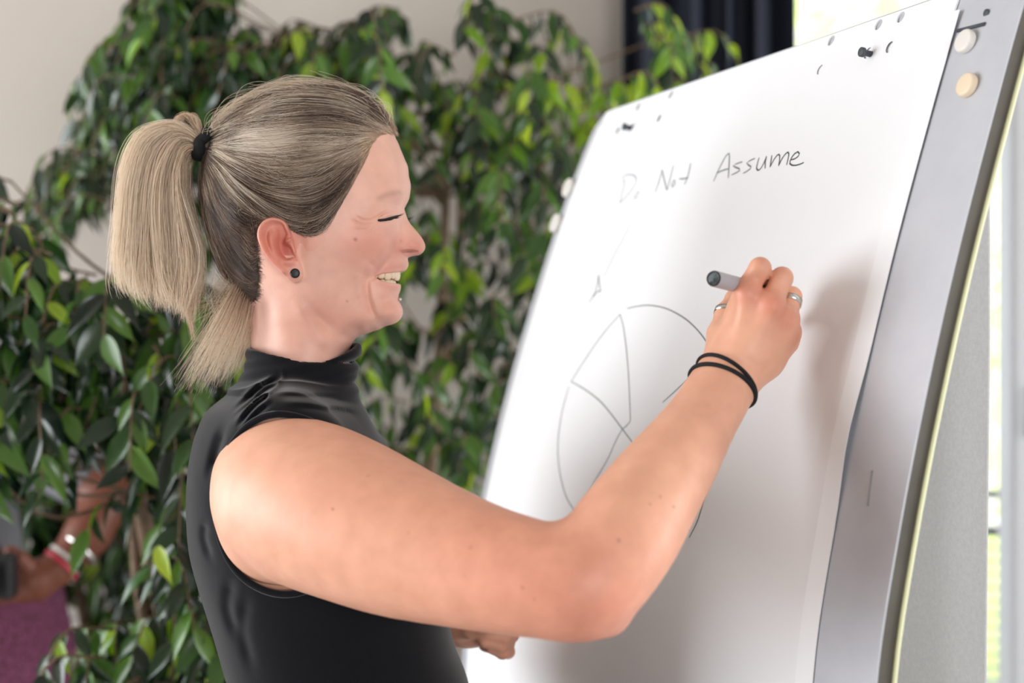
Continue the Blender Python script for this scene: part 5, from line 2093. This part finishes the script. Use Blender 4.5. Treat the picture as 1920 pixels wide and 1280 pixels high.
def ficus(name, lab, regions, base, trunk_top, Yr, ntwig, bright, size, nparts=300):
    """regions: (polygon of picture points, weight); twigs with alternate hanging leaves, branches from the trunk"""
    root = empty(name, (base[0], base[1], 0.0))
    tag(root, lab, 'plant')
    lathe('pot', [(0.0, 0.13), (0.02, 0.15), (0.30, 0.19), (0.33, 0.20), (0.34, 0.20), (0.34, 0.18), (0.30, 0.17)], (base[0], base[1], 0), (0, 0, 1), M['pot'], root, 28)
    lathe('soil', [(0.0, 0.165), (0.02, 0.16), (0.03, 0.05)], (base[0], base[1], 0.285), (0, 0, 1), M['soil'], root, 20)
    T = spline(np.array([(base[0], base[1], 0.3), (base[0] + 0.04, base[1] - 0.02, 0.8), (trunk_top[0] - 0.03, trunk_top[1], 1.3), tuple(trunk_top)]), 24)
    tube('trunk', T, np.linspace(0.022, 0.007, 24), M['bark'], root, 8)
    tube('trunk', T + np.stack([0.03 * np.sin(np.linspace(0, 9, 24)), 0.03 * np.cos(np.linspace(0, 9, 24)), np.zeros(24)], 1), np.linspace(0.015, 0.005, 24), M['bark'], root, 8)
    leaves, twigs = [], []
    W = np.array([r[1] for r in regions], float)
    W /= W.sum()
    boxes = [(np.array(r[0])[:, 0].min(), np.array(r[0])[:, 0].max(), np.array(r[0])[:, 1].min(), np.array(r[0])[:, 1].max()) for r in regions]
    made = 0
    while made < ntwig:
        ri = rng.choice(len(regions), p=W)
        b = boxes[ri]
        u, v = rng.uniform(b[0], b[1]), rng.uniform(b[2], b[3])
        if in_poly(np.array(regions[ri][0], float), u, v) > 0:
            continue
        made += 1
        Y = rng.uniform(*Yr)
        s = px(u, v, Y)
        hx = s[:2] - T[-1][:2]
        hx = hx / (np.linalg.norm(hx) + 1e-6) + rng.normal(0, 0.5, 2)
        hx /= np.linalg.norm(hx)
        L = rng.uniform(0.10, 0.20)
        tp = spline(np.array([s, s + np.array([hx[0] * 0.35, hx[1] * 0.35, 0.03]) * L * 1.2, s + np.array([hx[0] * 0.7, hx[1] * 0.6, -0.45 * 1]) * L]), 8)
        twigs.append((tp, np.linspace(0.0022, 0.0010, 8)))
        k_ = np.argmin(np.linalg.norm(T - (s + np.array([0, 0, -0.10])), axis=1))
        if made % 10 == 0:
            mid = (T[k_] + s) / 2 + np.array([0, 0, -0.02]) + rng.normal(0, 0.02, 3)
            twigs.append((spline(np.array([T[k_], mid, s]), 10), np.linspace(0.0035, 0.0016, 10)))
        nl = rng.integers(7, 11)
        br = bright(u, v)
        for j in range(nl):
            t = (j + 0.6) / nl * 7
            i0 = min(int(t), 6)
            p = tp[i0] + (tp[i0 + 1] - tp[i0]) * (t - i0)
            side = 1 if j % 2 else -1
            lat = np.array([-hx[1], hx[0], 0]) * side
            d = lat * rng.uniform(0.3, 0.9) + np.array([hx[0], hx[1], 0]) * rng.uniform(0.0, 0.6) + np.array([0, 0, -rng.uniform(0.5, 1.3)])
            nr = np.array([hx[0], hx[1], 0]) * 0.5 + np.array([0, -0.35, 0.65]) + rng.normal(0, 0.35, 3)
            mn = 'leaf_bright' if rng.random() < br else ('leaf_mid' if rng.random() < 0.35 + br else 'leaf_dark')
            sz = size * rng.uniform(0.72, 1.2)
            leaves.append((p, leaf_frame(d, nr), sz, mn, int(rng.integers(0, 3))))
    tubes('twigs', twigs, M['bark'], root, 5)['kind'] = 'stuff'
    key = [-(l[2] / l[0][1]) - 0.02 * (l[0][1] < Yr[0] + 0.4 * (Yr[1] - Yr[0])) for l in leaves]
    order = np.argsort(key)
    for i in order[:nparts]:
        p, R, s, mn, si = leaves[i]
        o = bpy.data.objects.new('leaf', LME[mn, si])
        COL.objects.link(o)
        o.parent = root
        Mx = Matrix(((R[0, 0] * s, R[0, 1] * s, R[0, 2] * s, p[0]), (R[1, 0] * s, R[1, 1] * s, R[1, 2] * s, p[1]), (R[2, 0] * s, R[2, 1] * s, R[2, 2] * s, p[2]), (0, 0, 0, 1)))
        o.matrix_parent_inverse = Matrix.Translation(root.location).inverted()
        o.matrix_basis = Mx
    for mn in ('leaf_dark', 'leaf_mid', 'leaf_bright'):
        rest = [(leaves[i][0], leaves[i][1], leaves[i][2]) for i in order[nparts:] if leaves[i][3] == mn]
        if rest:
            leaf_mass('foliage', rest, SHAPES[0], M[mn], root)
    return root


RA = [([(230, 100), (330, 55), (480, 40), (560, 75), (660, 60), (700, 10), (940, 0), (1010, 50), (1120, 140), (1290, 130), (1130, 330), (1000, 600), (880, 900), (860, 1150), (700, 1100), (560, 600), (420, 420), (240, 260)], 1.0),
      ([(230, 90), (330, 55), (560, 75), (700, 30), (760, 300), (420, 300), (250, 250)], 0.55),
      ([(1160, 10), (1270, 30), (1270, 110), (1180, 110)], 0.02),
      ([(150, 300), (230, 290), (230, 380), (160, 390)], 0.025),
      ([(340, -40), (480, -40), (460, 30), (350, 30)], 0.06)]
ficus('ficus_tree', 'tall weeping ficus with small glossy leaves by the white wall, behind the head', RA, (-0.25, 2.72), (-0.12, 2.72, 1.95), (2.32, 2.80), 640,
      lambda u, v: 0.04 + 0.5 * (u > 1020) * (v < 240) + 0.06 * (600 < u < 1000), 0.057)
RB = [([(-120, 330), (20, 300), (50, 420), (150, 490), (330, 500), (430, 640), (450, 800), (440, 880), (330, 840), (230, 770), (150, 830), (-120, 850)], 1.0),
      ([(280, 900), (440, 860), (440, 1280), (320, 1280), (300, 1050)], 0.34),
      ([(190, 1180), (320, 1130), (330, 1290), (170, 1290)], 0.07),
      ([(-60, 770), (70, 790), (60, 840), (-60, 840)], 0.06)]
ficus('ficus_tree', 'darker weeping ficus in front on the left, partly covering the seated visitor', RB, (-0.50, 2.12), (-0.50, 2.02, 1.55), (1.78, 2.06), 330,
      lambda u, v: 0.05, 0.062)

RC = [([(-60, 880), (240, 860), (470, 880), (470, 1290), (-60, 1290)], 1.0)]
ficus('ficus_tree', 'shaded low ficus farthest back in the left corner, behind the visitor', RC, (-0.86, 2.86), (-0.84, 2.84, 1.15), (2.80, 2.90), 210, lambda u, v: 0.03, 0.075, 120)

# ------------------------------------------------------------------ visitor behind the left plant
YV = 2.42
vis = empty('person', (*px(-110, 1300, YV)[:2], 0))
tag(vis, 'dim person in grey top and purple skirt behind the left plant, holding a camera', 'person')


def f_vis(p):
    f = chain(p, [(-150, 760, 2.50, 70), (-60, 800, 2.48, 62), (90, 860, 2.44, 50), (205, 930, 2.40, 44)], 0.02)
    f = smin(f, chain(p, [(205, 930, 2.40, 43), (165, 1000, 2.36, 42), (118, 1056, 2.33, 32), (100, 1072, 2.32, 30)], 0.01), 0.01)
    h = chain(p, [(100, 1072, 2.32, 30), (65, 1088, 2.31, 38), (45, 1095, 2.31, 34)], 0.01)
    for ch_ in ([(50, 1068, 2.31, 17), (15, 1046, 2.30, 14), (-12, 1036, 2.30, 12)], [(40, 1085, 2.30, 16), (0, 1075, 2.285, 14), (-30, 1080, 2.285, 12)], [(38, 1100, 2.30, 16), (-2, 1097, 2.285, 14), (-32, 1100, 2.285, 12)],
                [(42, 1114, 2.30, 15), (4, 1118, 2.285, 13), (-26, 1120, 2.285, 11)], [(60, 1070, 2.30, 18), (38, 1048, 2.28, 15), (20, 1034, 2.275, 12)]):
        h = smin(h, chain(p, ch_, 0.004), 0.005)
    f = smin(f, h, 0.008)
    head = ellip(p, px(-205, 470, 2.50), np.array([0.085, 0.095, 0.115]))
    f = smin(f, head, 0.01)
    f = smin(f, chain(p, [(-205, 560, 2.50, 55), (-200, 660, 2.50, 60)], 0.01), 0.02)
    # face of the visitor, outside the picture
    f = smin(f, rcone(p, px(-185, 475, 2.40), px(-183, 500, 2.385), 0.010, 0.014), 0.01)
    for du in (-32, 32):
        f = smax(f, -sph(p, px(-190 + du, 470, 2.395), 0.012), 0.01)
    return f


VV, VQ = mesh_sdf(f_vis, (-1.3, 2.15, 1.0), (-0.55, 2.7, 1.82), 0.005, 1.4, 1)
me = np_mesh('body', VV, VQ)
color_attr(me, np.tile(np.array(srgb(122, 70, 52)), (len(VV), 1)))
link('body', me, M['skin'], vis)


def f_vtop(p):
    f = None
    for a, b, ra, rb in (((-175, 720, 2.52), (-130, 1000, 2.50), 0.13, 0.14), ((-130, 1000, 2.50), (-120, 1150, 2.48), 0.14, 0.15)):
        d = rcone(p, px(*a), px(*b), ra, rb)
        f = d if f is None else smin(f, d, 0.04)
    f = smin(f, rcone(p, px(-150, 760, 2.50), px(70, 852, 2.445), 0.07, 0.055), 0.03)
    f = smin(f, rcone(p, px(70, 852, 2.445), px(150, 892, 2.42), 0.052, 0.052), 0.02)
    return f


M['grey_top'] = mat('grey_knit_top', srgb(132, 132, 138), 0.9)
M['skirt'] = mat('purple_knit_skirt', srgb(132, 62, 96), 0.9)
noise_col(M['skirt'], srgb(48, 14, 32), srgb(138, 72, 106), 170, 3)
VV, VQ = mesh_sdf(f_vtop, (-1.35, 2.25, 0.95), (-0.58, 2.75, 1.62), 0.007, 1.4, 1)
link('shirt', np_mesh('shirt', VV, VQ), M['grey_top'], vis)


def f_skirt(p):
    z = p[:, 2]
    r = np.interp(z, [0.35, 0.9, 1.10], [0.24, 0.205, 0.165])
    c_ = px(-75, 1250, 2.47)
    ang = np.arctan2(p[:, 1] - c_[1], p[:, 0] - c_[0])
    d = np.hypot((p[:, 0] - c_[0]), (p[:, 1] - c_[1])) - r - 0.008 * np.sin(ang * 13) * np.clip((1.1 - z) * 2, 0, 1)
    return smax(smax(d, z - 1.085, 0.03), 0.36 - z, 0.01)


VV, VQ = mesh_sdf(f_skirt, (-1.3, 2.1, 0.3), (-0.5, 2.85, 1.15), 0.008, 1.5, 1)
link('skirt', np_mesh('skirt', VV, VQ), M['skirt'], vis)
c_ = px(-75, 1250, 2.47)
for s in (-0.07, 0.07):
    tube('leg', [(c_[0] + s, c_[1], 0.45), (c_[0] + s, c_[1], 0.25), (c_[0] + s, c_[1], 0.06)], [0.055, 0.05, 0.035], M['trousers'], vis, 12)
    V, Q = tube_vf([(c_[0] + s, c_[1] + 0.06, 0.036), (c_[0] + s, c_[1], 0.045), (c_[0] + s, c_[1] - 0.10, 0.034), (c_[0] + s, c_[1] - 0.16, 0.028)], [0.03, 0.045, 0.042, 0.02], 12)
    from_py('shoe', [(a, b, max(0.0, c2)) for a, b, c2 in V], Q, M['black'], vis)
a, b = px(118, 1056, 2.33), px(108, 1066, 2.325)
for k, mm in enumerate(('rose', 'pearl')):
    if mm not in M:
        M[mm] = mat('bracelet_' + mm, srgb(206, 60, 84) if k == 0 else srgb(214, 208, 204), 0.35)
    ax = (b - a) / np.linalg.norm(b - a)
    u_ = np.cross(ax, [0, 0, 1.0])
    u_ /= np.linalg.norm(u_)
    v_ = np.cross(ax, u_)
    cp = a + ax * (0.004 - 0.012 * k)
    lp = [cp + 0.031 * (math.cos(t) * u_ + math.sin(t) * v_) for t in np.linspace(0, 2 * math.pi, 40)[:-1]]
    o = tube('bracelet', lp, 0.0035, M[mm], vis, 8, closed=True)
    o['label'] = ('red bead bracelet', 'pale bead bracelet')[k]
o = tube('wristwatch', [px(150, 1030, 2.345) + 0.032 * (math.cos(t) * u_ + math.sin(t) * v_) for t in np.linspace(0, 2 * math.pi, 40)[:-1]], 0.005, M['silver'], vis, 8, closed=True)
# hair of the visitor, outside the picture
bm = bmesh.new()
bmesh.ops.create_uvsphere(bm, u_segments=20, v_segments=12, radius=1.0, matrix=Matrix.Translation(px(-212, 455, 2.515)) @ Matrix.Diagonal((0.096, 0.10, 0.118, 1)))
from_bm('hair', bm, M['hair_base'], vis)

cm = empty('camera', tuple(px(-25, 1075, 2.27)))
cm.name = 'handheld_camera'
tag(cm, 'black camera held low in the hand of the person behind the plant', 'camera')
cc_ = px(-25, 1080, 2.24)
box('camera_body', tuple(cc_ + np.array([-0.05, -0.02, -0.035])), tuple(cc_ + np.array([0.045, 0.02, 0.035])), M['black'], cm, 0.006)
lathe('lens', [(0, 0.026), (0.03, 0.026), (0.032, 0.03), (0.055, 0.03), (0.056, 0.022), (0.05, 0.02)], cc_ + np.array([0.0, -0.02, 0.0]), (0.1, -1, 0), M['black'], cm, 24)
box('viewfinder', tuple(cc_ + np.array([-0.018, -0.015, 0.034])), tuple(cc_ + np.array([0.018, 0.015, 0.05])), M['black'], cm, 0.004)
